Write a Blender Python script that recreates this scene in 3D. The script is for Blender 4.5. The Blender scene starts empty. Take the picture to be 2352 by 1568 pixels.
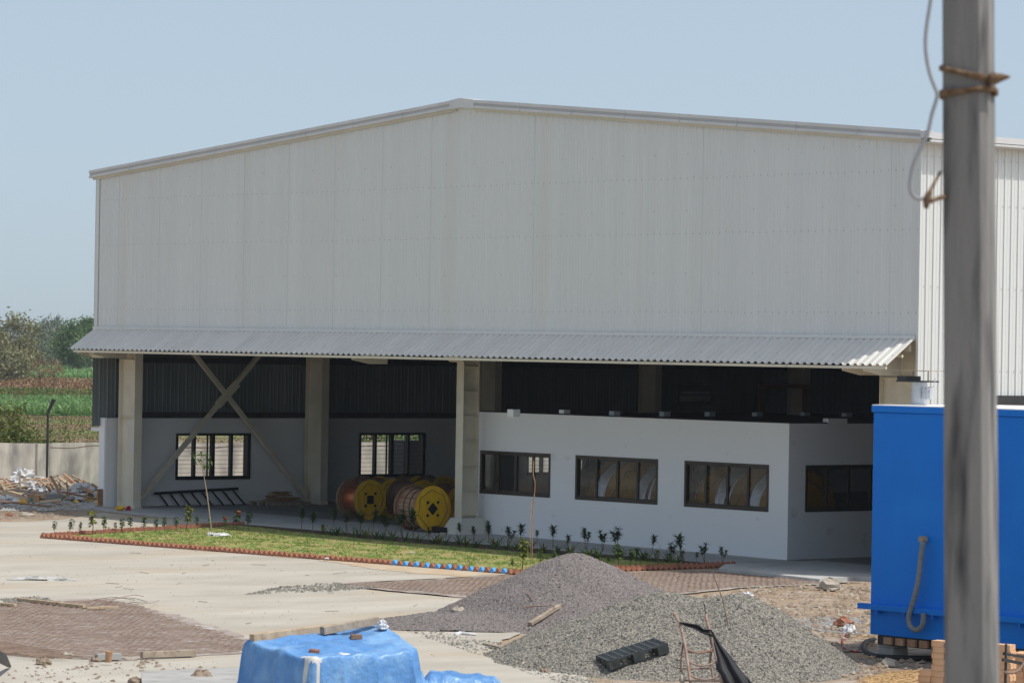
import bpy, bmesh, math, random
import numpy as np
from mathutils import Vector, Matrix

S = bpy.context.scene
COL = S.collection
random.seed(7)
RNG = np.random.default_rng(11)

# ---------------------------------------------------------------- camera
# world axes: X along the hall's gable front (to the right), Y into the hall, Z up
FPX, PITCH, ROLL, AZ = 8389.2222, .0018, .0166, .8766          # focal length in units of a 2352 wide frame
CAM = np.array([96.13, -63.06, 5.374])
_r = np.array([math.cos(AZ), math.sin(AZ), 0.]); _d = np.array([-math.sin(AZ), math.cos(AZ), 0.]); _z = np.array([0, 0, 1.])
FW = _d * math.cos(PITCH) + _z * math.sin(PITCH); _u = _z * math.cos(PITCH) - _d * math.sin(PITCH)
RT = _r * math.cos(ROLL) + _u * math.sin(ROLL); UP = _u * math.cos(ROLL) - _r * math.sin(ROLL)
cam = bpy.data.cameras.new('camera'); camo = bpy.data.objects.new('camera', cam); COL.objects.link(camo)
camo.matrix_world = Matrix(((RT[0], UP[0], -FW[0], CAM[0]), (RT[1], UP[1], -FW[1], CAM[1]), (RT[2], UP[2], -FW[2], CAM[2]), (0, 0, 0, 1)))
cam.sensor_width = 36; cam.lens = FPX / 2352 * 36; cam.clip_start = .5; cam.clip_end = 9000
cam.dof.use_dof = True; cam.dof.focus_distance = 92; cam.dof.aperture_fstop = 7.5
S.camera = camo

# ---------------------------------------------------------------- sky and sun
SUN_EL, SUN_AZ = math.radians(61.5), math.radians(60)           # from +Y towards +X
w = bpy.data.worlds.new('World'); S.world = w; w.use_nodes = True
wn = w.node_tree; bg = wn.nodes['Background']
sky = wn.nodes.new('ShaderNodeTexSky'); sky.sky_type = 'NISHITA'; sky.sun_disc = False
sky.sun_elevation = SUN_EL; sky.sun_rotation = SUN_AZ; sky.altitude = 300
sky.air_density = 1.0; sky.dust_density = 3.0; sky.ozone_density = 5.0
tcw = wn.nodes.new('ShaderNodeTexCoord'); va = wn.nodes.new('ShaderNodeVectorMath'); va.inputs[1].default_value = (0, 0, .075)   # the hazy band at the horizon is hidden behind the far trees
wn.links.new(tcw.outputs['Generated'], va.inputs[0]); wn.links.new(va.outputs[0], sky.inputs[0])
hsv = wn.nodes.new('ShaderNodeHueSaturation'); hsv.inputs['Saturation'].default_value = .60; hsv.inputs['Value'].default_value = .88; hsv.inputs['Hue'].default_value = .487
wn.links.new(sky.outputs[0], hsv.inputs['Color']); wn.links.new(hsv.outputs[0], bg.inputs[0]); bg.inputs[1].default_value = .15
sl = bpy.data.lights.new('sun', 'SUN'); sl.energy = 2.75; sl.angle = math.radians(.53); sl.color = (1, .955, .88)
so = bpy.data.objects.new('sun', sl); COL.objects.link(so)
SUND = Vector((math.cos(SUN_EL) * math.sin(SUN_AZ), math.cos(SUN_EL) * math.cos(SUN_AZ), math.sin(SUN_EL)))
so.rotation_euler = SUND.to_track_quat('Z', 'Y').to_euler(); so.location = (40, -20, 60)
S.view_settings.view_transform = 'Standard'; S.view_settings.look = 'None'
S.view_settings.exposure = .30; S.view_settings.gamma = 1
S.cycles.max_bounces = 8; S.cycles.diffuse_bounces = 5; S.cycles.transparent_max_bounces = 12
try: S.cycles.use_denoising = True
except Exception: pass

# ---------------------------------------------------------------- geometry helpers
def gz(x, y): return max(-.6, min(.35, -.00625 * (x - 24) + .0016 * y))      # the yard falls gently to the right
def ray(px, py): return FW + RT * (px - 1176) / FPX - UP * (py - 784) / FPX
def on_ground(px, py, h=0.):
    q = ray(px, py); t = 60.
    for _ in range(60):
        p = CAM + q * t; t += (gz(p[0], p[1]) + h - p[2]) / q[2]
    return CAM + q * t
def on_y(px, py, y): q = ray(px, py); return CAM + q * (y - CAM[1]) / q[1]
def on_x(px, py, x): q = ray(px, py); return CAM + q * (x - CAM[0]) / q[0]
def on_z(px, py, z): q = ray(px, py); return CAM + q * (z - CAM[2]) / q[2]
def at(px, py, dist): return CAM + ray(px, py) * dist
def loc_rd(right, depth, z=0.): return np.array([CAM[0], CAM[1], 0]) + _r * right + _d * depth + _z * z

class MB:
    """collects faces and links them as one mesh object"""
    def __init__(s): s.v = []; s.f = []; s.m = []
    def add(s, verts, faces, mi=0):
        o = len(s.v); s.v += [tuple(map(float, p)) for p in verts]; s.f += [tuple(i + o for i in f) for f in faces]; s.m += [mi] * len(faces)
    def box(s, a, b, mi=0):
        x0, y0, z0 = a; x1, y1, z1 = b
        s.add([(x0, y0, z0), (x1, y0, z0), (x1, y1, z0), (x0, y1, z0), (x0, y0, z1), (x1, y0, z1), (x1, y1, z1), (x0, y1, z1)],
              [(0, 3, 2, 1), (4, 5, 6, 7), (0, 1, 5, 4), (1, 2, 6, 5), (2, 3, 7, 6), (3, 0, 4, 7)], mi)
    def obox(s, c, ax, ay, az, mi=0):                       # centre and three half vectors
        c, ax, ay, az = (np.array(q, float) for q in (c, ax, ay, az))
        s.add([c - ax - ay - az, c + ax - ay - az, c + ax + ay - az, c - ax + ay - az, c - ax - ay + az, c + ax - ay + az, c + ax + ay + az, c - ax + ay + az],
              [(0, 3, 2, 1), (4, 5, 6, 7), (0, 1, 5, 4), (1, 2, 6, 5), (2, 3, 7, 6), (3, 0, 4, 7)], mi)
    def beam(s, a, b, w, h, up=(0, 0, 1), mi=0):
        a, b = np.array(a, float), np.array(b, float); d = b - a; L = np.linalg.norm(d); d /= L
        x = np.cross(d, up); x /= np.linalg.norm(x) + 1e-9; y = np.cross(x, d)
        s.obox((a + b) / 2, d * L / 2, x * w / 2, y * h / 2, mi)
    def tube(s, pts, r, n=8, mi=0, caps=True):
        pts = [np.array(p, float) for p in pts]; rs = r if isinstance(r, (list, tuple)) else [r] * len(pts)
        rings = []; prev = None
        for i, p in enumerate(pts):
            t = pts[min(i + 1, len(pts) - 1)] - pts[max(i - 1, 0)]; t = t / (np.linalg.norm(t) + 1e-9)
            if prev is None:
                a = np.array([0, 0, 1.]) if abs(t[2]) < .9 else np.array([1., 0, 0]); x = np.cross(t, a)
            else: x = prev - t * (prev @ t)
            x /= np.linalg.norm(x) + 1e-9; prev = x; y = np.cross(t, x)
            rings.append([p + (x * math.cos(2 * math.pi * k / n) + y * math.sin(2 * math.pi * k / n)) * rs[i] for k in range(n)])
        vs = [q for g in rings for q in g]; fs = []
        for i in range(len(pts) - 1):
            for k in range(n):
                k2 = (k + 1) % n; fs.append((i * n + k, i * n + k2, (i + 1) * n + k2, (i + 1) * n + k))
        if caps: fs += [tuple(range(n - 1, -1, -1)), tuple((len(pts) - 1) * n + k for k in range(n))]
        s.add(vs, fs, mi)
    def prism(s, poly, vec, mi=0):
        n = len(poly); v = np.array(vec, float); P = [np.array(p, float) for p in poly]
        s.add(P + [p + v for p in P], [tuple(range(n - 1, -1, -1)), tuple(range(n, 2 * n))] + [(i, (i + 1) % n, (i + 1) % n + n, i + n) for i in range(n)], mi)
    def grid(s, P, mi=0):                                    # P[i][j] points
        n, m = len(P), len(P[0])
        s.add([p for row in P for p in row], [(i * m + j, i * m + j + 1, (i + 1) * m + j + 1, (i + 1) * m + j) for i in range(n - 1) for j in range(m - 1)], mi)
    def build(s, name, mats, parent=None, smooth=False, bevel=0, fix=False):
        me = bpy.data.meshes.new(name); me.from_pydata(s.v, [], s.f)
        mats = mats if isinstance(mats, (list, tuple)) else [mats]
        for m in mats: me.materials.append(m)
        if len(mats) > 1: me.polygons.foreach_set('material_index', s.m)
        if smooth: me.polygons.foreach_set('use_smooth', [True] * len(me.polygons))
        if fix:
            bm = bmesh.new(); bm.from_mesh(me); bmesh.ops.recalc_face_normals(bm, faces=bm.faces); bm.to_mesh(me); bm.free()
        o = bpy.data.objects.new(name, me); COL.objects.link(o)
        if parent is not None: o.parent = parent
        if bevel:
            b = o.modifiers.new('bevel', 'BEVEL'); b.width = bevel; b.segments = 2; b.limit_method = 'ANGLE'
        return o

def tag(o, label=None, cat=None, group=None, kind=None):
    if label: o['label'] = label
    if cat: o['category'] = cat
    if group: o['group'] = group
    if kind: o['kind'] = kind
    return o
def thing(name, label, cat, loc=(0, 0, 0), rz=0., group=None):
    o = bpy.data.objects.new(name, None); COL.objects.link(o); o.location = tuple(map(float, loc)); o.rotation_euler = (0, 0, rz)
    o.empty_display_size = .2
    return tag(o, label, cat, group)
def dup(root, loc, rz=0., scale=1., label=None, group=None, rot=None):
    r = root.copy(); COL.objects.link(r); r.location = tuple(map(float, loc)); r.rotation_euler = rot or (0, 0, rz); r.scale = (scale,) * 3 if not isinstance(scale, tuple) else scale
    if label: r['label'] = label
    if group: r['group'] = group
    for ch in list(root.children):
        c = ch.copy(); COL.objects.link(c); c.parent = r
        for g in list(ch.children):
            d = g.copy(); COL.objects.link(d); d.parent = c
    return r

# ---------------------------------------------------------------- materials
def mat(name, c1, c2=None, scale=3., detail=6., rough=.7, bump=0., bscale=None, metal=0., spec=.3, stretch=(1, 1, 1), lo=.35, hi=.65, c3=None, s3=20., f3=(.55, .7), kind='noise', bdist=.02):
    m = bpy.data.materials.new(name); m.use_nodes = True; t = m.node_tree; N = t.nodes; L = t.links
    b = N['Principled BSDF']; b.inputs['Roughness'].default_value = rough; b.inputs['Metallic'].default_value = metal
    b.inputs['Specular IOR Level'].default_value = spec
    b.inputs['Base Color'].default_value = (*c1, 1)
    if c2 is None and not bump: return m
    tc = N.new('ShaderNodeTexCoord'); mp = N.new('ShaderNodeMapping'); mp.inputs['Scale'].default_value = stretch
    L.new(tc.outputs['Object'], mp.inputs[0])
    if c2 is not None:
        if kind == 'noise':
            n = N.new('ShaderNodeTexNoise'); n.inputs['Scale'].default_value = scale; n.inputs['Detail'].default_value = detail; n.inputs['Roughness'].default_value = .6; out = n.outputs[0]
        elif kind == 'voronoi':
            n = N.new('ShaderNodeTexVoronoi'); n.inputs['Scale'].default_value = scale
            sp = N.new('ShaderNodeSeparateColor'); L.new(n.outputs['Color'], sp.inputs[0]); out = sp.outputs[0]
        L.new(mp.outputs[0], n.inputs['Vector'])
        r = N.new('ShaderNodeValToRGB'); e = r.color_ramp.elements; e[0].position, e[1].position = lo, hi
        e[0].color = (*c1, 1); e[1].color = (*c2, 1); L.new(out, r.inputs[0]); col = r.outputs[0]
        if c3 is not None:
            n3 = N.new('ShaderNodeTexNoise'); n3.inputs['Scale'].default_value = s3; n3.inputs['Detail'].default_value = 5; L.new(mp.outputs[0], n3.inputs['Vector'])
            mr = N.new('ShaderNodeMapRange'); mr.inputs[1].default_value, mr.inputs[2].default_value = f3; L.new(n3.outputs[0], mr.inputs[0])
            mx = N.new('ShaderNodeMix'); mx.data_type = 'RGBA'; L.new(mr.outputs[0], mx.inputs[0]); L.new(col, mx.inputs[6]); mx.inputs[7].default_value = (*c3, 1); col = mx.outputs[2]
        L.new(col, b.inputs['Base Color'])
    if bump:
        nb = N.new('ShaderNodeTexNoise'); nb.inputs['Scale'].default_value = bscale or scale * 4; nb.inputs['Detail'].default_value = 5
        L.new(mp.outputs[0], nb.inputs['Vector'])
        bp = N.new('ShaderNodeBump'); bp.inputs['Strength'].default_value = bump; bp.inputs['Distance'].default_value = bdist
        L.new(nb.outputs[0], bp.inputs['Height']); L.new(bp.outputs[0], b.inputs['Normal'])
    return m

def glass(name, tint, f=.08):
    m = bpy.data.materials.new(name); m.use_nodes = True; t = m.node_tree; N = t.nodes; L = t.links
    N.remove(N['Principled BSDF']); tr = N.new('ShaderNodeBsdfTransparent'); tr.inputs[0].default_value = (*tint, 1)
    gl = N.new('ShaderNodeBsdfGlossy'); gl.inputs['Roughness'].default_value = .03; gl.inputs[0].default_value = (.9, .95, 1, 1)
    fr = N.new('ShaderNodeFresnel'); fr.inputs[0].default_value = 1.5
    mx = N.new('ShaderNodeMixShader'); L.new(fr.outputs[0], mx.inputs[0]); L.new(tr.outputs[0], mx.inputs[1]); L.new(gl.outputs[0], mx.inputs[2])
    L.new(mx.outputs[0], N['Material Output'].inputs[0]); return m

def leafmat(name, c1, c2, scale=1.5, trans=.25):
    m = mat(name, c1, c2, scale=scale, detail=3, rough=.6, spec=.25)
    t = m.node_tree; b = t.nodes['Principled BSDF']; tl = t.nodes.new('ShaderNodeBsdfTranslucent'); mx = t.nodes.new('ShaderNodeMixShader'); mx.inputs[0].default_value = trans
    src = b.inputs['Base Color'].links[0].from_socket
    t.links.new(src, tl.inputs[0]); t.links.new(b.outputs[0], mx.inputs[1]); t.links.new(tl.outputs[0], mx.inputs[2]); t.links.new(mx.outputs[0], t.nodes['Material Output'].inputs[0])
    return m

M = dict(
    cladding=mat('white_cladding', (.675, .69, .665), (.705, .72, .695), scale=.6, stretch=(3, 3, .12), rough=.45, c3=(.665, .655, .605), s3=.35, f3=(.55, .85)),
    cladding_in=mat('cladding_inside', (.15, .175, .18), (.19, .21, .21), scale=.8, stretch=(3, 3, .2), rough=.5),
    screw=mat('screw_grey', (.40, .405, .41), rough=.4, metal=.3),
    trim=mat('white_trim', (.58, .58, .57), (.66, .66, .65), scale=.9, rough=.4),
    trim_cream=mat('cream_trim', (.60, .56, .45), (.66, .62, .52), scale=.9, rough=.5),
    canopy=mat('galvanised_canopy', (.60, .58, .535), (.67, .65, .60), scale=.7, stretch=(2.5, .8, 1), rough=.5, c3=(.70, .68, .63), s3=2.2, f3=(.6, .75)),
    cream=mat('cream_paint', (.64, .585, .45), (.71, .66, .53), scale=1.3, rough=.55, bump=.08, bscale=6, c3=(.54, .49, .39), s3=.9, f3=(.58, .75)),
    cream_pale=mat('cream_primer', (.62, .60, .53), (.66, .64, .57), scale=2, rough=.6),
    white=mat('white_wall_paint', (.87, .87, .87), (.89, .89, .89), scale=.5, rough=.8, bump=.05, bscale=9, c3=(.66, .66, .66), s3=2.3, f3=(.64, .78)),
    white_in=mat('inner_wall_paint', (.77, .77, .75), (.81, .81, .79), scale=.6, rough=.85, bump=.06, bscale=8),
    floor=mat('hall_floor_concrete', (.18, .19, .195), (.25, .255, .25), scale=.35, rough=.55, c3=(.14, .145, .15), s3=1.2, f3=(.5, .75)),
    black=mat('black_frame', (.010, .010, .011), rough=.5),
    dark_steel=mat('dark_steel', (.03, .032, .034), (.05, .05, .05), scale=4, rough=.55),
    bronze=mat('brown_aluminium', (.045, .032, .024), (.06, .043, .032), scale=2, rough=.4),
    glass=glass('window_glass', (.80, .83, .84)),
    rod=mat('rusty_rod', (.13, .09, .035), rough=.6),
    conc=mat('grey_concrete', (.33, .32, .30), (.42, .41, .385), scale=1.1, rough=.85, bump=.25, bscale=14, c3=(.28, .27, .25), s3=3, f3=(.5, .8)),
    yellow=mat('yellow_painted_wood', (.72, .41, .010), (.80, .50, .015), scale=1.6, stretch=(1, 5, 1), rough=.55, bump=.12, bscale=9, c3=(.52, .27, .02), s3=2.4, f3=(.56, .75)),
    orange=mat('orange_painted_wood', (.85, .40, .015), (.92, .50, .02), scale=1.6, stretch=(1, 5, 1), rough=.5, bump=.1, bscale=9, c3=(.50, .22, .02), s3=2.4, f3=(.56, .75)),
    woodbrown=mat('reel_rim_wood', (.20, .11, .065), (.30, .175, .105), scale=6, rough=.7),
    copper=mat('copper_wire', (.34, .095, .035), (.44, .135, .05), scale=40, stretch=(1, .02, .02), rough=.35, metal=.6),
    lagging=mat('wooden_lagging', (.26, .13, .075), (.42, .27, .17), scale=9, stretch=(.2, 1, 1), rough=.75, bump=.2, bscale=10),
    wirebrown=mat('brown_wound_wire', (.14, .085, .06), (.22, .14, .10), scale=30, stretch=(1, .05, .05), rough=.6, bump=.4, bscale=40),
    film=mat('silver_film', (.55, .56, .57), (.72, .73, .74), scale=9, rough=.25, metal=.3, bump=.7, bscale=12),
    blackfilm=mat('black_film', (.012, .013, .016), (.03, .032, .036), scale=6, rough=.22, spec=.6, bump=.6, bscale=9),
    blue=mat('blue_paint', (.002, .175, .66), (.003, .195, .70), scale=.5, rough=.5, spec=.2, bump=.06, bscale=1.6, c3=(.006, .22, .72), s3=1.0, f3=(.55, .8)),
    galv=mat('galvanised_steel', (.45, .47, .5), (.58, .6, .63), scale=5, rough=.35, metal=.4),
    hose=mat('grey_conduit', (.17, .19, .20), (.23, .25, .255), scale=8, rough=.6),
    rubber=mat('black_rubber', (.014, .014, .015), rough=.6),
    redhose=mat('red_rubber', (.30, .035, .03), rough=.5),
    brick=mat('terracotta_brick', (.24, .085, .05), (.36, .155, .095), scale=5, rough=.85, bump=.3, bscale=30, c3=(.40, .22, .14), s3=9, f3=(.55, .75)),
    brickpale=mat('orange_brick', (.62, .36, .20), (.76, .50, .31), scale=4, rough=.85, bump=.25, bscale=25, c3=(.50, .27, .15), s3=3, f3=(.6, .8)),
    edgeblue=mat('blue_painted_brick', (.07, .30, .66), (.12, .37, .72), scale=8, rough=.7, bump=.3, bscale=30),
    soil=mat('dark_soil', (.045, .032, .022), (.10, .07, .045), scale=6, rough=.95, bump=.8, bscale=20),
    lawn=mat('lawn_earth', (.43, .29, .14), (.17, .24, .055), scale=2.2, detail=9, rough=.95, bump=.5, bscale=30, lo=.34, hi=.6),
    grass=leafmat('grass_blades', (.12, .24, .035), (.25, .33, .07), 1.2),
    earth=mat('brown_earth', (.27, .195, .13), (.38, .29, .20), scale=.9, detail=10, rough=.95, bump=.9, bscale=9, c3=(.40, .36, .31), s3=2.4, f3=(.52, .72), bdist=.06),
    earth_dark=mat('rust_stained_earth', (.25, .20, .168), (.39, .33, .285), scale=1.6, detail=10, rough=.95, bump=.8, bscale=14, c3=(.45, .42, .38), s3=3, f3=(.5, .66)),
    rust=mat('rusty_rebar', (.20, .14, .108), (.31, .23, .178), scale=6, rough=.85),
    rustlight=mat('rusty_tube', (.26, .17, .135), (.38, .28, .225), scale=5, rough=.7, c3=(.24, .11, .05), s3=7, f3=(.55, .7)),
    timber=mat('weathered_timber', (.36, .26, .165), (.52, .41, .28), scale=3, stretch=(1.2, 1.2, 1.2), rough=.8, bump=.3, bscale=12, c3=(.25, .155, .09), s3=5, f3=(.58, .72)),
    timberg=mat('grey_timber', (.27, .215, .16), (.42, .35, .27), scale=4, rough=.85, bump=.35, bscale=14, c3=(.17, .12, .08), s3=6, f3=(.58, .72)),
    timberr=mat('reddish_timber', (.33, .17, .09), (.47, .29, .18), scale=4, rough=.85, bump=.3, bscale=14),
    tarp=mat('blue_tarpaulin', (.08, .225, .50), (.12, .29, .57), scale=1.2, rough=.36, spec=.45, bump=.8, bscale=9, c3=(.19, .37, .62), s3=1.6, f3=(.48, .62), bdist=.03),
    paleflake=mat('worn_tarp_backing', (.55, .55, .52), (.66, .65, .62), scale=6, rough=.7),
    sack=mat('white_woven_sack', (.55, .55, .54), (.72, .72, .71), scale=5, rough=.7, bump=.4, bscale=14),
    card=mat('cardboard', (.40, .23, .12), (.48, .29, .16), scale=3, rough=.85),
    teal=mat('teal_print', (.05, .26, .27), rough=.7),
    yplastic=mat('yellow_plastic', (.72, .42, .01), rough=.4),
    rplastic=mat('red_plastic', (.42, .02, .03), rough=.4),
    pole=mat('pole_concrete', (.19, .187, .18), (.28, .27, .255), scale=1.8, stretch=(3, 3, .35), rough=.9, bump=.35, bscale=26, c3=(.065, .065, .068), s3=3.2, f3=(.50, .64)),
    rope=mat('jute_rope', (.12, .07, .038), (.24, .165, .105), scale=30, rough=.95, bump=.8, bscale=60),
    wire=mat('grey_cable', (.33, .34, .36), rough=.6),
    gravel=mat('grey_gravel', (.09, .086, .074), (.37, .34, .285), scale=42, kind='voronoi', lo=.1, hi=.95, rough=.95, bump=1., bscale=40, bdist=.03),
    gravelp=mat('mauve_gravel', (.105, .093, .087), (.27, .237, .222), scale=52, kind='voronoi', lo=.1, hi=.95, rough=.95, bump=1., bscale=70, bdist=.015),
    stone=mat('pale_stone', (.30, .25, .19), (.47, .42, .35), scale=5, rough=.9, bump=.5, bscale=12),
    clod=mat('earth_clod', (.20, .145, .10), (.33, .255, .19), scale=6, rough=.95, bump=.8, bscale=16),
    plastic=mat('black_plastic', (.03, .034, .034), (.06, .068, .068), scale=5, rough=.42, spec=.45),
    cloth=mat('black_cloth', (.016, .016, .018), (.032, .032, .035), scale=4, rough=.65, bump=.4, bscale=8),
    tyre=mat('pale_tyre', (.36, .32, .26), (.46, .42, .35), scale=6, rough=.8),
    bark=mat('grey_bark', (.13, .10, .075), (.21, .17, .13), scale=4, rough=.95),
    stem=mat('green_brown_stem', (.13, .10, .05), (.20, .165, .09), scale=6, rough=.9),
    stake=mat('pale_stake', (.36, .27, .18), (.46, .36, .25), scale=5, rough=.9),
    straw=mat('straw', (.46, .29, .13), (.60, .41, .21), scale=7, rough=.95),
    flower=mat('red_flower', (.60, .07, .06), rough=.6),
    craneo=mat('orange_crane_paint', (.24, .065, .01), rough=.5),
    bitumen=mat('black_roofing', (.012, .012, .013), (.03, .03, .03), scale=5, rough=.8, bump=.6, bscale=10),
    oldwall=mat('weathered_plaster', (.42, .40, .36), (.60, .57, .505), scale=1.3, detail=10, rough=.95, bump=.3, bscale=8, c3=(.25, .245, .23), s3=1.4, f3=(.47, .68), stretch=(1, 1, .45)),
    board=mat('dark_board', (.03, .034, .037), (.05, .05, .05), scale=3, rough=.7),
)

# ================================================================ ground, yard, fields
M['yard'] = mat('pale_yard_concrete', (.375, .34, .28), (.475, .437, .37), scale=.55, detail=12, rough=.9, bump=.22, bscale=9, c3=(.40, .31, .205), s3=.28, f3=(.52, .75), stretch=(1, .45, 1))
M['pave'] = mat('grey_pavement', (.40, .40, .385), (.49, .485, .465), scale=.8, detail=9, rough=.85, bump=.15, bscale=16, c3=(.27, .27, .26), s3=2.5, f3=(.55, .8))
M['field'] = mat('field_soil', (.17, .12, .07), (.13, .15, .05), scale=.05, detail=10, rough=1)
M['f_weed'] = mat('weedy_ground', (.20, .115, .075), (.13, .15, .045), scale=.09, detail=10, rough=1, lo=.4, hi=.6)
M['f_tall'] = mat('tall_crop_ground', (.055, .115, .022), (.095, .17, .04), scale=.3, detail=8, rough=1)
M['f_low'] = mat('low_crop_ground', (.06, .11, .025), (.10, .15, .045), scale=.25, detail=9, rough=1)
M['f_dry'] = mat('dry_grass_ground', (.24, .13, .075), (.16, .12, .06), scale=.08, detail=9, rough=1)
M['f_far'] = mat('far_crop_ground', (.07, .15, .03), (.12, .20, .05), scale=.2, detail=8, rough=1)

def ground_sheet(name, xs, ys, m, off=0.):
    b = MB(); b.grid([[(x, y, gz(x, y) + off) for y in ys] for x in xs]); return b.build(name, m, fix=False)
xs = sorted(set(list(range(-1500, -100, 50)) + list(range(-100, 130, 2)) + [160, 200]))
ys = sorted(set([-140, -110] + list(range(-80, 100, 4)) + list(range(100, 1500, 50))))
gr = ground_sheet('ground', xs, ys, M['earth']); gr.data.flip_normals(); tag(gr, kind='structure')

def band(name, z0, z1, m, off, r0=-.50, r1=.10):
    n = 24; P = []
    for i in range(n + 1):
        row = []
        dd = z0 + (z1 - z0) * i / n
        for j in range(37):
            rr = dd * (r0 + (r1 - r0) * j / 36)
            p = loc_rd(rr, dd + 3 * math.sin(rr * .05 + z0) * (i in (0, n)) * z0 / 300); row.append((p[0], p[1], gz(p[0], p[1]) + off))
        P.append(row)
    b = MB(); b.grid(P); o = b.build(name, m); return tag(o, kind='structure')
band('weedy_field', 127, 243, M['f_weed'], .03)
band('tall_crop_field', 243, 292, M['f_tall'], .05)
band('low_crop_field', 292, 372, M['f_low'], .03)
band('dry_field', 372, 478, M['f_dry'], .05)
band('far_crop_field', 478, 660, M['f_far'], .03)
band('scrub_field', 660, 1500, M['f_low'], .05)

def poly_sheet(name, px, m, off, thick=0., jitter=.12, step=.35, ground=True, world=False, kind='structure'):
    pts = [on_ground(x, y) if not world else np.array([x, y, 0]) for x, y in px]; out = []
    for i, p in enumerate(pts):
        q = pts[(i + 1) % len(pts)]; n = max(1, int(np.linalg.norm(q[:2] - p[:2]) / step))
        for k in range(n):
            s = p + (q - p) * k / n; j = jitter if k else 0
            out.append((s[0] + random.uniform(-j, j), s[1] + random.uniform(-j, j)))
    bm = bmesh.new(); vs = [bm.verts.new((x, y, gz(x, y) + off)) for x, y in out]
    f = bm.faces.new(vs); f.normal_update()
    if f.normal.z < 0: f.normal_flip()
    if thick:
        r = bmesh.ops.extrude_face_region(bm, geom=[f]); 
        for v in [g for g in r['geom'] if isinstance(g, bmesh.types.BMVert)]: v.co.z -= thick
        bmesh.ops.recalc_face_normals(bm, faces=bm.faces)
    bmesh.ops.triangulate(bm, faces=bm.faces, ngon_method='EAR_CLIP')
    me = bpy.data.meshes.new(name); bm.to_mesh(me); bm.free(); me.materials.append(m)
    o = bpy.data.objects.new(name, me); COL.objects.link(o)
    return tag(o, kind=kind) if kind else o

YARD = [(-160, 1206), (60, 1199), (150, 1194), (235, 1178), (330, 1190), (620, 1200), (1180, 1321), (960, 1332), (755, 1343), (860, 1358), (1100, 1379), (1330, 1379), (1250, 1430), (1120, 1490), (1330, 1546), (1450, 1640), (-200, 1640)]
poly_sheet('yard', YARD, M['yard'], .024, jitter=.06)
poly_sheet('unseen_bounce_yard', [(-45, -64), (92, -64), (92, -33), (54, -33), (46, -29.5), (30, -27), (8, -26), (-45, -10)], M['yard'], .020, jitter=.05, step=2, world=True)  # unseen pale sheet, added to bounce sunlight onto the hall and office fronts
poly_sheet('dust_strip', [(330, 1251), (600, 1270), (900, 1293), (1165, 1320), (1060, 1327), (900, 1313), (700, 1284), (480, 1268)], mat('orange_dust', (.46, .33, .20), (.50, .42, .32), scale=1.2, detail=10, rough=.95, bump=.2, bscale=10), .030, jitter=.22)
poly_sheet('bare_earth', [(-80, 1389), (120, 1380), (240, 1376), (400, 1412), (560, 1462), (620, 1500), (250, 1521), (-80, 1500)], M['earth_dark'], .032, jitter=.1)
poly_sheet('rust_stained_earth', [(750, 1344), (960, 1334), (1185, 1322), (1400, 1316), (1640, 1312), (1900, 1336), (1990, 1338), (1700, 1352), (1450, 1380), (1250, 1382), (1100, 1378)], M['earth_dark'], .030, jitter=.08)
poly_sheet('crushed_stone', [(1815, 1434), (1870, 1415), (1960, 1420), (2000, 1440), (2000, 1462), (1880, 1450)], mat('pale_crushed_stone', (.19, .185, .175), (.31, .30, .285), scale=18, kind='voronoi', rough=.95, bump=1, bscale=30), .012, jitter=.12)
poly_sheet('pavement', [(9.4, -1.0), (29.3, -.28), (29.3, 2.86), (-.4, 2.86), (-.4, -.3), (4, -.8)], M['pave'], .045, thick=.2, jitter=.02, world=True)

# ================================================================ warehouse
W, ZE, ZA, UA, ZC = 35.49, 10.52, 11.98, 18.17, 5.72
DEPTH = 52.
hall = thing('warehouse', 'large white corrugated metal warehouse with low gable and open ground floor bays', 'building', (0, 0, 0))
def ztop(x): return ZE + (ZA - ZE) * (x / UA if x < UA else (W - x) / (W - UA))
PROF = [(0, 0), (.30, 0), (.335, .22), (.385, .22), (.42, 0), (.74, 0), (.80, 1), (.90, 1)]
def stations(L, pitch, h, extra=()):
    out = []; k = 0
    while k * pitch < L:
        for s, v in PROF:
            if k * pitch + s * pitch < L - 1e-6: out.append((k * pitch + s * pitch, v * h))
        k += 1
    out.append((L, 0))
    for e in extra: out.append((e, 0))
    return sorted(out)
P = .2465
# gable front
b = MB(); st = stations(W, P, .024, (UA,))
b.grid([[(s, -h, ZC - .03), (s, -h, ztop(s) - .02)] for s, h in st])
def screw(b, c, n, r, mi):
    c = np.array(c); n = np.array(n, float); a = np.cross(n, (0, 0, 1.)); a /= np.linalg.norm(a); z = np.array([0, 0, 1.])
    b.obox(c, a * r, z * r, n * .006, mi)
for zr, stepn in ((9.78, 1), (8.37, 1), (6.37, 1), (7.35, 5), (8.95, 5), (10.4, 5)):
    k = 0
    while k * P < W:
        x = k * P + .62 * P
        if k % stepn == 0 and zr < ztop(x) - .2: screw(b, (x, -.006, zr + random.uniform(-.02, .02)), (0, -1, 0), .011, 1)
        k += 1
for k in range(5, 144, 5 if False else 9):                   # sheet laps
    if random.random() < .7: b.box((k * P - .006, -.008, ZC), (k * P + .004, -.0005, ztop(k * P) - .03), 2)
M['lap'] = mat('sheet_lap', (.63, .645, .625), rough=.6)
b.build('front_cladding', [M['cladding'], M['screw'], M['lap']], hall)
# corner trims
b = MB(); b.box((-.02, -.045, ZC - .03), (.16, -.026, ZE - .02)); b.build('corner_trim', M['cladding'], hall); b = MB(); b.box((W - .03, -.05, .1), (W + .045, -.027, ZE - .03)); b.build('corner_trim', M['cladding'], hall)
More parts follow.
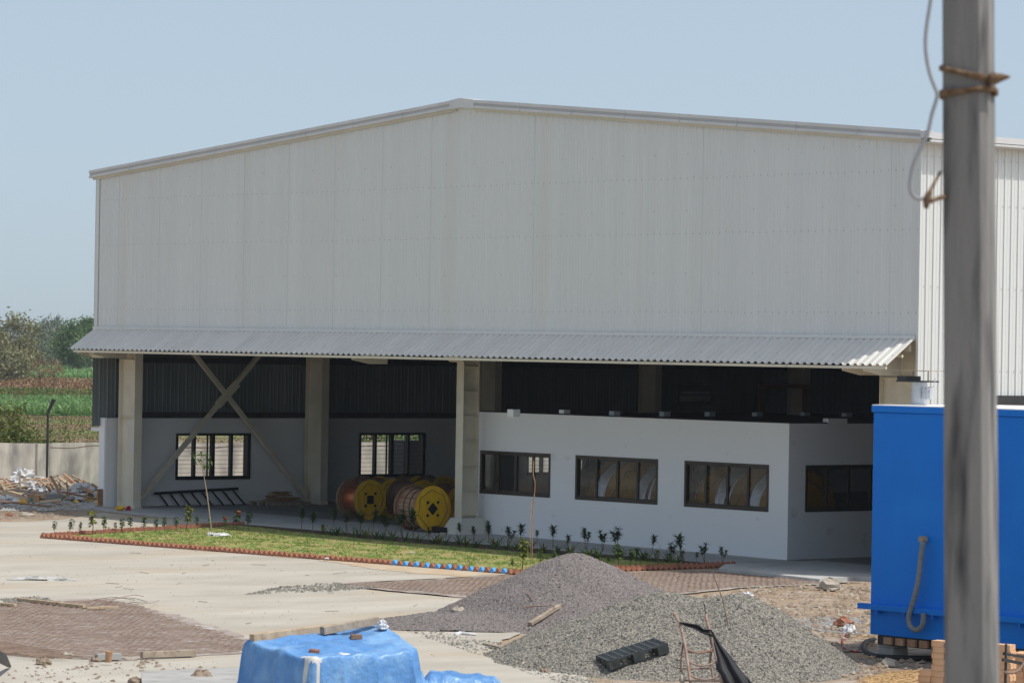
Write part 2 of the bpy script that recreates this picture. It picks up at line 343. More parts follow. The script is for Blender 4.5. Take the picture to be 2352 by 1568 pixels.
# right side wall
b = MB(); st = stations(DEPTH, P, .03)
b.grid([[(W + h, s, .05), (W + h, s, ZE)] for s, h in st])
for zr in (9.0, 7.0, 5.0, 10.1):
    for k in range(60): screw(b, (W + .004, k * P + .6 * P, zr), (1, 0, 0), .011, 1)
b.build('side_cladding', [M['cladding'], M['screw']], hall)
b = MB(); b.box((W + .032, 2.3, 4.20), (W + .10, DEPTH, 4.42)); b.build('cable_tray', M['dark_steel'], hall)
# left side wall : upper sheet, seen from inside; masonry below with window openings
BAY0, BAY = .76, 7.26
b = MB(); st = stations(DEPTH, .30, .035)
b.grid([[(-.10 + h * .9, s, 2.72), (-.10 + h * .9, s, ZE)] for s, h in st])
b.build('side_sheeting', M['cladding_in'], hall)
ZM = 2.97
wins = [(3.03, 5.93), (10.35, 13.13), (17.6, 20.4)]
WZ0, WZ1 = 1.01, 2.49
ms = MB(); y0 = .38
for a, c in wins:
    ms.box((-.08, y0, 0), (.12, a, ZM)); ms.box((-.08, a, 0), (.12, c, WZ0)); ms.box((-.08, a, WZ1), (.12, c, ZM)); y0 = c
ms.box((-.08, y0, 0), (.12, DEPTH, ZM))
ms.build('masonry_wall', M['white_in'], hall)
b = MB(); b.box((-.14, .30, 0), (.16, .378, ZM + .01)); b.build('wall_end', M['white'], hall)
for q in (8.0, 15.3, 22.5): b = MB(); b.box((-.75, q - .25, 0), (-.083, q + .25, ZM)); b.build('outer_pilaster', M['white'], hall)
for a, c in wins[:2]: b = MB(); b.box((-.62, a - .25, 2.56), (-.082, c + .25, 2.66)); b.build('window_shade', M['white'], hall)
b = MB(); b.box((-.62, .302, 2.56), (-.142, .9, 2.66)); b.build('ledge', M['white'], hall)
for a, c in wins:
    f = MB(); t = .075; z0, z1 = WZ0, WZ1
    f.box((-.02, a, z0), (.16, c, z0 + t * 1.5)); f.box((-.02, a, z1 - t), (.16, c, z1))
    f.box((-.02, a, z0 + t * 1.5), (.16, a + t, z1 - t)); f.box((-.02, c - t * 1.6, z0 + t * 1.5), (.16, c, z1 - t))
    L = c - a
    for fr, tw in ((.25, .085), (.5, .12), (.75, .085)):
        yy = a + L * fr; f.box((.0, yy - tw / 2, z0 + t * 1.5), (.14, yy + tw / 2, z1 - t))
    wf = f.build('window', M['black'], hall)
    g = MB()
    n = int((z1 - z0) / .15)
    for i in range(1, n + 1):
        zz = z0 + .08 + i * (z1 - z0 - .12) / (n + 1); g.beam((-.05, a + .02, zz), (-.05, c - .02, zz), .012, .012)
    n = int(L / .19)
    for i in range(1, n): yy = a + i * L / n; g.beam((-.062, yy, z0 + .02), (-.062, yy, z1 - .02), .017, .013)
    g.box((-.07, a + L * .455, z0), (-.045, a + L * .475, z1)); g.box((-.07, c - .13, z0), (-.045, c - .10, z1))
    g.build('window_grille', M['rod'], wf)
# girts on the left wall
b = MB()
for zz in (2.99, 4.72, 6.4, 8.2): b.box((.0, .8, zz - .0), (.14, DEPTH, zz + .10)); b.box((.125, .8, zz + .10), (.14, DEPTH, zz + .17))
b.build('girt', M['dark_steel'], hall)
# other inner walls, roof, floor
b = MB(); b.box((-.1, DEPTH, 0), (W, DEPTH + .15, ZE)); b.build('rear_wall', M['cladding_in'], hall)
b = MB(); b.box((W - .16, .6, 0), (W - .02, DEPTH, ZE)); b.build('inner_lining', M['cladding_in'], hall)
b = MB()
for x0, x1, z0, z1 in ((-.25, UA, ZE, ZA), (UA, W + .25, ZA, ZE)):
    sl_ = (z1 - z0) / (x1 - x0)
    b.prism([(x0, .0, z0 + .02), (x1, .0, z1 + .02), (x1, .0, z1 + .10), (x0, .0, z0 + .10)], (0, DEPTH, 0))
b.build('roof', M['trim'], hall); b = MB()
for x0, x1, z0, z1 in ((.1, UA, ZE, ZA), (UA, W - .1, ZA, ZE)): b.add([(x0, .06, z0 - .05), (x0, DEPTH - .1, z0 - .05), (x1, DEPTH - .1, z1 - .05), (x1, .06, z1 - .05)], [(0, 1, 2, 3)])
b.build('added_dark_lining', M['dark_steel'], hall)  # dark sheet added under the roof to cut bounce light inside the hall
# gable trim : fascia with two grooves, cream soffit strip, ridge cap
def rake(b, x0, x1, zo, h, y0, y1, mi=0):
    def zt(x): return ZE + (ZA - ZE) * (x / UA if x <= UA else (W - x) / (W - UA))
    b.prism([(x0, y0, zt(x0) + zo), (x1, y0, zt(x1) + zo), (x1, y0, zt(x1) + zo + h), (x0, y0, zt(x0) + zo + h)], (0, y1 - y0, 0), mi)
for xa, xb in ((-.28, UA - .3), (UA + .42, W + .12)):
    b = MB()
    rake(b, xa, xb, .115, .085, -.16, .02); rake(b, xa, xb, .045, .07, -.125, .02, 1); rake(b, xa, xb, -.03, .075, -.15, .02)
    n = 8
    for i in range(1, n):
        x = xa + (xb - xa) * i / n; z = ztop(x)
        b.box((x - .008, -.165, z - .03), (x + .008, -.16, z + .20), 1)
    fa = b.build('gable_fascia', [M['trim'], mat('trim_groove', (.50, .505, .51), rough=.5)], hall)
    b = MB(); rake(b, xa + .1, xb, -.10, .07, -.07, -.03); b.build('soffit_strip', M['trim_cream'], hall)
b = MB(); b.prism([(UA - .45, -.175, ztop(UA - .45) - .045), (UA, -.175, ZA - .035), (UA + .6, -.175, ztop(UA + .6) - .045), (UA + .6, -.175, ztop(UA + .6) + .205), (UA, -.175, ZA + .22), (UA - .45, -.175, ztop(UA - .45) + .205)], (0, .6, 0))
b.build('ridge_cap', M['trim'], hall)
# side gutter
b = MB(); b.box((W + .34, -.06, ZE - .02), (W + .37, DEPTH, ZE + .09)); b.box((W + .30, -.06, ZE - .09), (W + .36, DEPTH, ZE - .03), 0); b.box((W + .0, -.05, ZE - .12), (W + .31, DEPTH, ZE - .09)); b.box((W + .12, -.17, ZE + .0), (W + .40, -.02, ZE + .17)); b.box((W + .05, -.03, ZE + .09), (W + .37, DEPTH, ZE + .13))
b.build('gutter', M['trim'], hall)
# canopy
_p = PROF; PROF = [(0, 0), (.30, 0), (.46, 1), (.74, 1), (.90, 0)]
b = MB(); st = stations(W - .05, P, .046); PROF = _p
b.grid([[(s - .02, -.03 + 0 * h, 5.76 + h), (s - .02, -1.0, 5.10 + h)] for s, h in st])
for s, h in st[::8]:
    for fr in (.12, .62, .93):
        if random.random() < .85: b.obox((s + .62 * P, -.03 - .97 * fr, 5.765 - .66 * fr), (.011, 0, 0), (0, .009, -.006), (0, .004, .006), 1)
can = b.build('canopy', [M['canopy'], M['screw']], hall)
b = MB(); b.box((-.02, -.09, 5.745), (W - .05, -.028, 5.83)); b.build('flashing', M['cladding'], can)
b = MB(); b.box((.3, -.99, 5.02), (W - .1, -.94, 5.085)); b.box((.3, -.45, 5.30), (W - .1, -.40, 5.37)); b.box((.3, -.10, 5.45), (W - .2, -.03, 5.62)); b.build('canopy_purlin', M['cream'], can)
for x in (.45, 1.3, 14.5, 33.9, 34.6):
    b = MB(); b.prism([(x, .3, 5.35), (x, -.95, 5.02), (x, -.95, 4.97), (x, -.35, 4.86), (x, .3, 4.86)], (.03, 0, 0)); b.box((x - .1, -.9, 4.955), (x + .13, .3, 4.985)) if False else None
    b.build('canopy_bracket', M['cream'], can)
b = MB()
zc0 = 4.93
b.prism([(.36, -.55, 5.03), (1.30, -.55, 5.03), (1.30, -.55, 4.86), (.72, -.55, 4.86)], (0, .85, 0)); b.build('canopy_bracket', M['cream'], can)
# portal columns : web in the X-Z plane, flanges facing +-X
def portal(y, x0=.45, x1=1.34, zt=ZE - .6, pale=False, flip=1):
    b = MB(); fw = .145
    b.box((x0, y - fw, 0.02), (x0 + .025, y + fw, zt)); b.box((x1 - .025, y - fw, 0.02), (x1, y + fw, zt))
    b.box((x0 + .025, y - .012, 0.02), (x1 - .025, y + .012, zt))
    for zz in (3.02, 4.80, 6.5): b.box((x0 + .025, y - fw + .01, zz), (x1 - .025, y - .012, zz + .02))
    xs_ = x1 if flip > 0 else x0
    for k in range(4):
        yy = y - fw + .02 + k * .083; b.prism([(xs_, yy, .02), (xs_ + flip * .16, yy, .02), (xs_ + flip * .14, yy, .10), (xs_, yy, .34)], (0, .016, 0))
    b.box((x0 - .12, y - fw - .08, 0.0), (x1 + .22 * max(0, flip) + .1, y + fw + .08, .02))
    return b.build('column', M['cream'], hall)
c1 = portal(BAY0)
b = MB(); b.box((.80, BAY0 - .018, 1.9), (1.29, BAY0 - .0125, 2.95)); b.build('primer_patch', M['cream_pale'], c1)
for k in range(1, 6): portal(BAY0 + BAY * k)
portal(.62, 33.76, 34.95, flip=-1)
for k in range(1, 6): portal(BAY0 + BAY * k, 33.9, 34.95, flip=-1)
# cross bracing in the first bay
b = MB(); b.beam((.62, 2.35, 6.02), (.62, 7.83, .45), .12, .16, (1, 0, 0)); br = b.build('brace', M['cream'], hall)
b = MB(); b.beam((.70, 6.85, 6.05), (.70, .95, .10), .12, .15, (1, 0, 0)); b.obox((.72, 4.58, 3.75), (.03, 0, 0), np.array([0, .38, .36]), np.array([0, -.09, .095])); b.build('brace', M['cream'], hall)
# gable column on its tapered concrete pedestal
ca = on_y(1047, 1000, 1.95); cb = on_y(1063, 1000, 1.95); ce = on_x(1100, 1000, cb[0])
b = MB(); xm = (ca[0] + cb[0]) / 2
b.box((ca[0], 1.95, .25), (cb[0], 1.975, 5.6)); b.box((ca[0], ce[1] - .025, .25), (cb[0], ce[1], 5.6)); b.box((xm - .012, 1.975, .25), (xm + .012, ce[1] - .025, 5.6))
for k in range(8): b.box((xm + .012, 1.98, .62 + k * .70), (cb[0] - .01, ce[1] - .028, .64 + k * .70))
b.prism([(ca[0] - .3, 1.92, 4.95), (cb[0], 1.92, 4.95), (cb[0], 1.92, 5.15), (ca[0] - .62, 1.92, 5.15)], (0, .1, 0))
gc = b.build('gable_column', M['cream'], hall)
b = MB(); cx, cy = xm, 2.28
x0, x1 = ca[0] - .30, cb[0] + .30
b.add([(x0, 1.6, .03), (x1, 1.6, .03), (x1, 2.78, .03), (x0, 2.78, .03), (x0 + .2, 1.86, .55), (x1 - .2, 1.86, .55), (x1 - .2, 2.7, .55), (x0 + .2, 2.7, .55)], [(4, 5, 6, 7), (0, 1, 5, 4), (1, 2, 6, 5), (2, 3, 7, 6), (3, 0, 4, 7)])
b.build('pedestal', M['cream_pale'], hall, bevel=.03)
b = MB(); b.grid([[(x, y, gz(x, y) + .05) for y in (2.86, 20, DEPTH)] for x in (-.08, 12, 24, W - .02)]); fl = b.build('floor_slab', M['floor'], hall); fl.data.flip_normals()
b = MB(); b.grid([[(x, y, gz(x, y) + .049) for y in (-.02, 1.4, 2.86)] for x in (-.08, 8, 14.9)]); fl = b.build('threshold_slab', M['pave'], hall); fl.data.flip_normals()
# slab apron at the right bay
poly_sheet('apron_slab', [(30.55, -1.75), (34.35, -2.03), (34.05, -.6), (36.5, .2), (36.5, 2.9), (29.32, 2.86), (29.32, -.4)], M['pave'], .10, thick=.26, jitter=.015, world=True)

# ================================================================ office built into the bays
office = thing('office_block', 'white plastered single storey office with brown sliding windows set into the warehouse bays', 'building', (15.26, 2.84, 0))
def loc(p, o=(15.26, 2.84, 0)): return tuple(np.array(p) - np.array(o))
OX0, OX1, OY, OZ = 15.26, 28.215, 2.84, 3.545
ow = [(15.64, 18.73), (19.80, 23.19), (24.25, 27.49)]; oz0, oz1 = 1.23, 2.455
b = MB(); o0 = np.array((15.26, 2.84, 0)); T = .2
def ob(a, c, mi=0): b.box(np.array(a) - o0, np.array(c) - o0, mi)
x = OX0
for a, c in ow:
    ob((x, OY, -.2), (a, OY + T, OZ)); ob((a, OY, -.2), (c, OY + T, oz0)); ob((a, OY, oz1), (c, OY + T, OZ)); x = c
ob((x, OY, -.2), (OX1, OY + T, OZ))
ry0, ry1 = 3.45, 6.7
ob((OX1 - T, OY + T, -.2), (OX1, ry0, OZ)); ob((OX1 - T, ry0, -.2), (OX1, ry1, 1.25)); ob((OX1 - T, ry0, 2.465), (OX1, ry1, OZ)); ob((OX1 - T, ry1, -.2), (OX1, 13, OZ))
b.build('wall', M['white'], office)
b = MB(); ob((OX0 + .02, OY + T, OZ - .12), (OX1 - T, 13, OZ - .02)); ob((OX1 - T + .02, OY + .02, OZ + .001), (OX1 - .02, 13, OZ + .03)); ob((OX0 + .02, OY + .03, OZ + .001), (OX1 - T, OY + T - .02, OZ + .035)); b.build('roof_slab', M['bitumen'], office)
def office_window(A, B, axis):
    """frame with four sashes; A,B opposite corners on the wall face"""
    f = MB(); o = np.array(o0)
    if axis == 'x':
        P_ = lambda s, z, d: np.array((A[0] + s, OY + d, z)) - o; L = B[0] - A[0]
    else:
        P_ = lambda s, z, d: np.array((OX1 - d, A[0] + s, z)) - o; L = B[0] - A[0]
    z0, z1 = A[1], B[1]
    def bx(s0, s1, za, zb, d0, d1): p, q = P_(s0, za, d0), P_(s1, zb, d1); f.box(np.minimum(p, q), np.maximum(p, q))
    t = .075
    bx(0, L, z0, z0 + t, -.015, .12); bx(0, L, z1 - t, z1, -.015, .12); bx(0, t, z0 + t, z1 - t, -.015, .12); bx(L - t, L, z0 + t, z1 - t, -.015, .12)
    for k, d in ((1, .01), (2, .03), (3, .01)): bx(L * k / 4 - .04, L * k / 4 + .04, z0 + t, z1 - t, d, d + .05)
    for k in range(4):
        d = .025 if k in (0, 3) else .045
        s0, s1 = L * k / 4 + .045, L * (k + 1) / 4 - .045
        if k == 0: s0 = t
        if k == 3: s1 = L - t
        bx(s0, s1, z0 + t, z0 + t + .05, d, d + .03); bx(s0, s1, z1 - t - .045, z1 - t, d, d + .03)
    wo = f.build('window', M['bronze'], office)
    for k in range(4):
        g = MB(); d = .05 if k in (0, 3) else .07; p = [P_(L * k / 4 + .03, z0 + t, d), P_(L * (k + 1) / 4 - .03, z0 + t, d), P_(L * (k + 1) / 4 - .03, z1 - t, d), P_(L * k / 4 + .03, z1 - t, d)]
        g.add(p, [(0, 1, 2, 3)]); g.build('pane', M['glass'], wo)
for a, c in ow: office_window((a, oz0), (c, oz1), 'x')
office_window((ry0, 1.25), (ry1, 2.465), 'y')
b = MB(); ob((OX0 + .3, OY + T, .06), (OX1 - T, 13, .09)); b.build('floor', M['floor'], office)
b = MB()
for i, (x, y, hh) in enumerate([(1180, 939, .16), (1297, 940, .10), (1412, 943, .06), (1527, 944, .10), (1631, 945, .08), (1740, 946, .09), (1849, 946, .08), (1945, 947, .07)]):
    p = on_z(x, y, OZ + .16 - .012 * i) - o0; b = MB(); q = .13 if i == 0 else .10
    b.box((p[0] - q, p[1] - .12, OZ - .05), (p[0] + q, p[1] + .12, p[2] - .01)); b.build('column_stub', M['white'], office)
b = MB(); p = on_x(1918, 967, OX1 - .1) - o0; b.box((p[0] - .1, p[1] - .35, OZ - .01), (p[0] + .1, p[1] + .35, OZ + .13)); b.build('parapet_block', M['white'], office)

# ================================================================ blue enclosure and what stands by it
BX = on_y(1998, 1457, -15)[0]
BT = 4.43
enc = thing('generator_enclosure', 'tall bright blue steel equipment enclosure raised on concrete blocks beside the pole', 'enclosure', (BX, -15, 0))
b = MB(); b.box((0, 0, .235), (7.0, 3.2, BT - .12)); b.build('body', M['blue'], enc, bevel=.015)
b = MB(); b.box((-.03, -.03, BT - .118), (7.03, 3.23, BT)); b.build('roof_edge', M['blue'], enc, bevel=.012)
b = MB(); b.box((-.02, -.02, BT + .001), (7.02, 3.22, BT + .02)); b.build('roof_sheet', M['white'], enc)
b = MB(); b.box((-.2, -.14, .74), (7.0, -.002, .80)); b.box((-.2, -.14, .70), (7.0, -.125, .738))
for k in range(10): b.box((.25 + k * .7, -.12, .62), (.29 + k * .7, -.003, .70))
b.build('ledge_rail', M['blue'], enc)
b = MB(); b.box((.14, .06, .06), (6.9, .30, .225)); b.box((.14, 2.8, .06), (6.9, 3.1, .225)); b.build('skid_frame', M['dark_steel'], enc)
for k in range(22): b = MB(); b.box((.35 + k * .3, -.005, .08), (.55 + k * .3, .055, .21)); b.build('skid_slat', M['timberr'], enc)
ep = on_y(2111, 930, -14.2); ex = ep[0] - BX
ex_ = thing('exhaust_stack', 'short silver exhaust pipe with flat cap on top of the blue enclosure', 'exhaust pipe', (ep[0], -14.2, BT + .02))
b = MB(); b.tube([(0, 0, 0), (0, 0, .42)], .145, 20); b.tube([(0, 0, .015), (0, 0, .03)], .17, 20); b.build('pipe', M['galv'], ex_, smooth=False)
b = MB(); b.obox((-.05, 0, .435), (.31, 0, 0), (0, .25, 0), (0, 0, .014)); b.obox((-.25, -.02, .49), (.11, 0, 0), (0, .2, 0), (0, 0, .04)); b.build('collar_plate', M['dark_steel'], ex_)
b = MB(); b.obox((-.03, 0, .63), (.42, 0, 0), (0, .22, 0), (0, 0, .006)); b.tube([(-.16, 0, .45), (-.16, 0, .63)], .012, 6); b.tube([(.22, 0, .45), (.22, 0, .63)], .012, 6); b.build('cap', M['timberg'], ex_)
b = MB(); b.obox((.25, -.05, .22), (.06, 0, 0), (0, .07, 0), (0, 0, .10)); b.tube([(.34, -.08, .1), (.34, -.08, .32)], .014, 6); b.tube([(.2, -.05, .32), (.42, -.06, .34), (.46, -.06, .5)], .009, 6); b.build('bracket', M['galv'], ex_)
# conduit hanging down the blue wall
pts = [(2121, 1243), (2117, 1265), (2113, 1300), (2109, 1335), (2100, 1372), (2091, 1400), (2087, 1418), (2091, 1437), (2104, 1446), (2117, 1437), (2121, 1420), (2121, 1407)]
hp = [on_y(x, y, -15.17) for x, y in pts]
hr = hp[0]
hs = thing('conduit', 'grey corrugated conduit looping down the blue wall from a round socket', 'hose', hr)
def smooth_pts(p, n=4):
    p = [np.array(q, float) for q in p]; out = []
    for i in range(len(p) - 1):
        a = p[max(0, i - 1)]; b_, c = p[i], p[i + 1]; d = p[min(len(p) - 1, i + 2)]
        for k in range(n):
            t = k / n; out.append(.5 * ((2 * b_) + (-a + c) * t + (2 * a - 5 * b_ + 4 * c - d) * t * t + (-a + 3 * b_ - 3 * c + d) * t ** 3))
    out.append(p[-1]); return out
b = MB(); b.tube([q - hr for q in smooth_pts(hp, 4)], .05, 10); b.build('tube', M['hose'], hs, smooth=True)
b = MB(); c = on_y(2120, 1238, -15.06) - hr; b.tube([c + np.array((0, .06, 0)), c + np.array((0, -.06, 0))], .062, 14); b.tube([c + np.array((.0, -.02, 0)), c + np.array((.12, -.02, -.01))], .022, 8); b.build('socket', M['timberg'], hs)
# concrete blocks carrying the enclosure
def cblock(z, lab):
    t = MB(); t.box((-.18, -.2, 0), (.18, .2, .185)); o = t.build('concrete_block', M['conc'], bevel=.012); bx_, by_ = BX + .33, -14.72
    o.location = (bx_, by_, gz(bx_, by_) + z); return tag(o, lab, 'block')
cblock(0, 'pale concrete block at the bottom under the corner of the blue enclosure')
cblock(.187, 'upper pale concrete block between the lower block and the blue enclosure')
o = MB(); pz = [(2150, 1512), (2120, 1511), (2080, 1510), (2045, 1509), (2015, 1506), (1995, 1500), (1985, 1490), (1984, 1480), (1992, 1472), (2008, 1468)]
o.tube(smooth_pts([on_ground(x, y, .05) for x, y in pz]), .05, 8); h1 = o.build('hose', M['rubber'], smooth=True); tag(h1, 'thick black rubber hose curling on the ground under the blue enclosure', 'hose')
o = MB(); pz = [(1944, 1456), (1936, 1468), (1935, 1480), (1942, 1489), (1956, 1494), (1972, 1496), (1990, 1489)]
o.tube(smooth_pts([on_ground(x, y, .02) for x, y in pz]), .022, 6); h1 = o.build('hose', M['redhose'], smooth=True); tag(h1, 'thin red hose on the shaded ground left of the blue enclosure', 'hose')

# ================================================================ pole with rope and cable
PD = 13.5
PW = np.array([CAM[0], CAM[1], 0])
pl = at(2224, 0, PD); pb = at(2232.5, 1568, PD)
ax = (pl - pb) / np.linalg.norm(pl - pb)
def polept(z): return pb + ax * ((z - pb[2]) / ax[2])
base = polept(gz(pb[0], pb[1]))
pole = thing('utility_pole', 'tall tapered square concrete pole standing close at the right, dark streaked', 'pole', base)
ang = math.radians(-23)
fx = RT * math.cos(ang) + np.array(FW) * math.sin(ang)         # along the dark wide face
fy = -RT * math.sin(ang) + np.array(FW) * math.cos(ang)
fx[2] = fy[2] = 0; fx /= np.linalg.norm(fx); fy /= np.linalg.norm(fy)
# widths so that the dark face shows 92 and the lit face 38 of 130 units
def sect(z):
    k = 1 + (pb[2] - z) * .020
    return .1745 * k, .165 * k
b = MB(); zs = np.linspace(base[2], 9.2, 24); ring = []
for z in zs:
    hw, hd = sect(z); hw *= .5; hd *= .5; c = polept(z) - base; ch = .022
    q = [(-hw + ch, -hd), (hw - ch, -hd), (hw, -hd + ch), (hw, hd - ch), (hw - ch, hd), (-hw + ch, hd), (-hw, hd - ch), (-hw, -hd + ch)]
    ring.append([c + fx * u_ + fy * v_ for u_, v_ in q])
vs = [p for r_ in ring for p in r_]; n = 8
b.add(vs, [(i * n + k, i * n + (k + 1) % n, (i + 1) * n + (k + 1) % n, (i + 1) * n + k) for i in range(len(zs) - 1) for k in range(n)] + [tuple(range(n - 1, -1, -1)), tuple((len(zs) - 1) * n + k for k in range(n))])
b.build('shaft', M['pole'], pole)
def rope_ring(zl, zr, r, turns=1, dz=.03, grow=.012):
    pts = []
    for i in range(int(44 * turns) + 1):
        a = 2 * math.pi * i / 44; cu, su = math.cos(a), math.sin(a)
        z0 = zl + (zr - zl) * (cu + 1) / 2 + dz * i / 44
        hw, hd = sect(z0); e = 3.2
        rad = (abs(cu / (hw / 2 + grow)) ** e + abs(su / (hd / 2 + grow)) ** e) ** (-1 / e)
        p = polept(z0) + fx * cu * rad + fy * su * rad; pts.append(p)
    return pts
zt1 = at(2224, 160, PD)[2]; zt2 = at(2224, 215, PD)[2]
rp = thing('rope', 'brown jute rope wound twice around the concrete pole with loose knotted end', 'rope', polept(zt1))
for (za, zb, dz) in ((zt1 + .015, zt1 - .035, -.012), (zt1 + .012, zt1 - .02, -.018), (zt2 - .02, zt2 + .012, .008), (zt2 - .005, zt2 - .0, .012)):
    b = MB(); b.tube([q - polept(zt1) for q in rope_ring(za, zb, .01, 1.0, dz)], .0095, 7); b.build('coil', M['rope'], rp, smooth=True)
kp = at(2292, 178, PD - .1)
b = MB(); b.tube([kp - polept(zt1) + d for d in (RT * -.035, RT * -.01 - UP * .006, RT * .012, RT * .045 + UP * .002)], [.018, .022, .016, .004], 7); b.build('knot', M['rope'], rp, smooth=True)
# grey cable hanging beside the pole and the rusty hook it ends on
cb = [(2142, -60), (2138, 0), (2131, 45), (2126, 90), (2128, 130), (2136, 170), (2147, 200), (2153, 218), (2148, 240), (2141, 262), (2130, 310), (2113, 345), (2098, 380), (2091, 415), (2092, 440), (2100, 452), (2112, 457), (2124, 454)]
cp = [at(x, y, PD - .12 + .004 * i) for i, (x, y) in enumerate(cb)]
o = MB(); o.tube(smooth_pts(cp, 4), .0075, 7); o = o.build('cable', M['wire'], smooth=True); tag(o, 'loose grey cable hanging in loops beside the concrete pole', 'cable')
hk = at(2130, 458, PD - .1)
o = MB(); o.tube([at(2140, 432, PD - .1), at(2133, 448, PD - .1), at(2128, 464, PD - .1), at(2127, 479, PD - .1)], [.007, .013, .014, .008], 7); o.tube([at(2130, 464, PD - .1), at(2146, 459, PD - .1), at(2172, 450, PD - .04)], .009, 7); o.tube([at(2140, 432, PD - .1), at(2160, 395, PD - .02)], .006, 6)
o = o.build('hook', M['rope'], smooth=True); tag(o, 'rusty brown hook with rope end tied to the left side of the pole', 'hook')

# ================================================================ stacked bricks by the pole
bk = MB(); bk.box((-.113, -.054, 0), (.113, .054, .098)); 
def brick_proto(): return bk.build('brick', M['brickpale'], bevel=.006)
proto_b = None
SB = at(2250, 1600, 61.0); sbx, sby = SB[0], SB[1]
bricks = []
def put_brick(x, y, z, rz, lab, group):
    global proto_b
    if proto_b is None: proto_b = brick_proto(); o = proto_b
    else: o = proto_b.copy(); COL.objects.link(o)
    o.location = (x, y, z); o.rotation_euler = (0, 0, rz); o['label'] = lab; o['category'] = 'brick'; o['group'] = group
    return o
rowdir = np.array([math.cos(AZ - .55), math.sin(AZ - .55)]); rown = np.array([-rowdir[1], rowdir[0]])   # the stack is turned against the hall
rang = math.atan2(rowdir[1], rowdir[0])
def brick_at(px, py, dist, sx=0, sy=0, sz=0): return at(px, py, dist)
G0 = gz(sbx, sby)
left0 = on_z(2145, 1560, 0)
def stack(px0, px1, ztop_, dist, nrow, depth, lab, group, stagger=0):
    p0 = at(px0, 1500, dist); p1 = at(px1, 1500, dist); L = abs((p1 - p0) @ RT) / abs(rowdir[0] * RT[0] + rowdir[1] * RT[1]); n = max(1, round(L / .236))
    nz = int((ztop_ - G0) / .1005)
    for k in range(nz):
        z = ztop_ - .1 * (k + 1); ext = stagger * k
        alt = (k % 2) * .5
        for i in range(n + (1 if (k > 4 and stagger) else 0)):
            for j in range(depth):
                s = (i + .5 - (1 if i == n else 0) * (n + 1)) * .236 + (alt - .25) * .04
                x = p0[0] + rowdir[0] * s + rown[0] * j * .118 + random.uniform(-.006, .006); y = p0[1] + rowdir[1] * s + rown[1] * j * .118 + random.uniform(-.006, .006)
                put_brick(x, y, z, rang + random.uniform(-.04, .04), lab, group)
stack(2143, 2322, .66, 60.5, 9, 2, 'pale orange brick in the tall stack behind the concrete pole', 'bricks in the tall stack by the pole', 1)
stack(2324, 2440, .42, 61.2, 6, 4, 'pale orange brick in the low wide stack at the right edge', 'bricks in the low stack at the right edge')
fr = thing('angle_iron_frame', 'rusty angle iron frame with curved bar leaning on the brick stack right of the pole', 'metal frame', at(2310, 1520, 58.8))
fo = at(2310, 1520, 58.8)
b = MB(); b.beam(at(2305, 1500, 58.8) - fo, at(2360, 1509, 59.3) - fo, .035, .045); b.beam(at(2303, 1514, 58.6) - fo, at(2354, 1524, 59) - fo, .035, .05); b.beam(at(2311, 1478, 58.8) - fo, at(2309, 1575, 58.7) - fo, .03, .03, (1, 0, 0)); b.build('bar', M['dark_steel'], fr)
b = MB(); b.tube(smooth_pts([at(2305, 1543, 58.7) - fo, at(2325, 1544, 58.7) - fo, at(2340, 1537, 58.8) - fo, at(2352, 1521, 58.9) - fo]), .022, 8); b.build('curved_bar', M['rust'], fr, smooth=True)

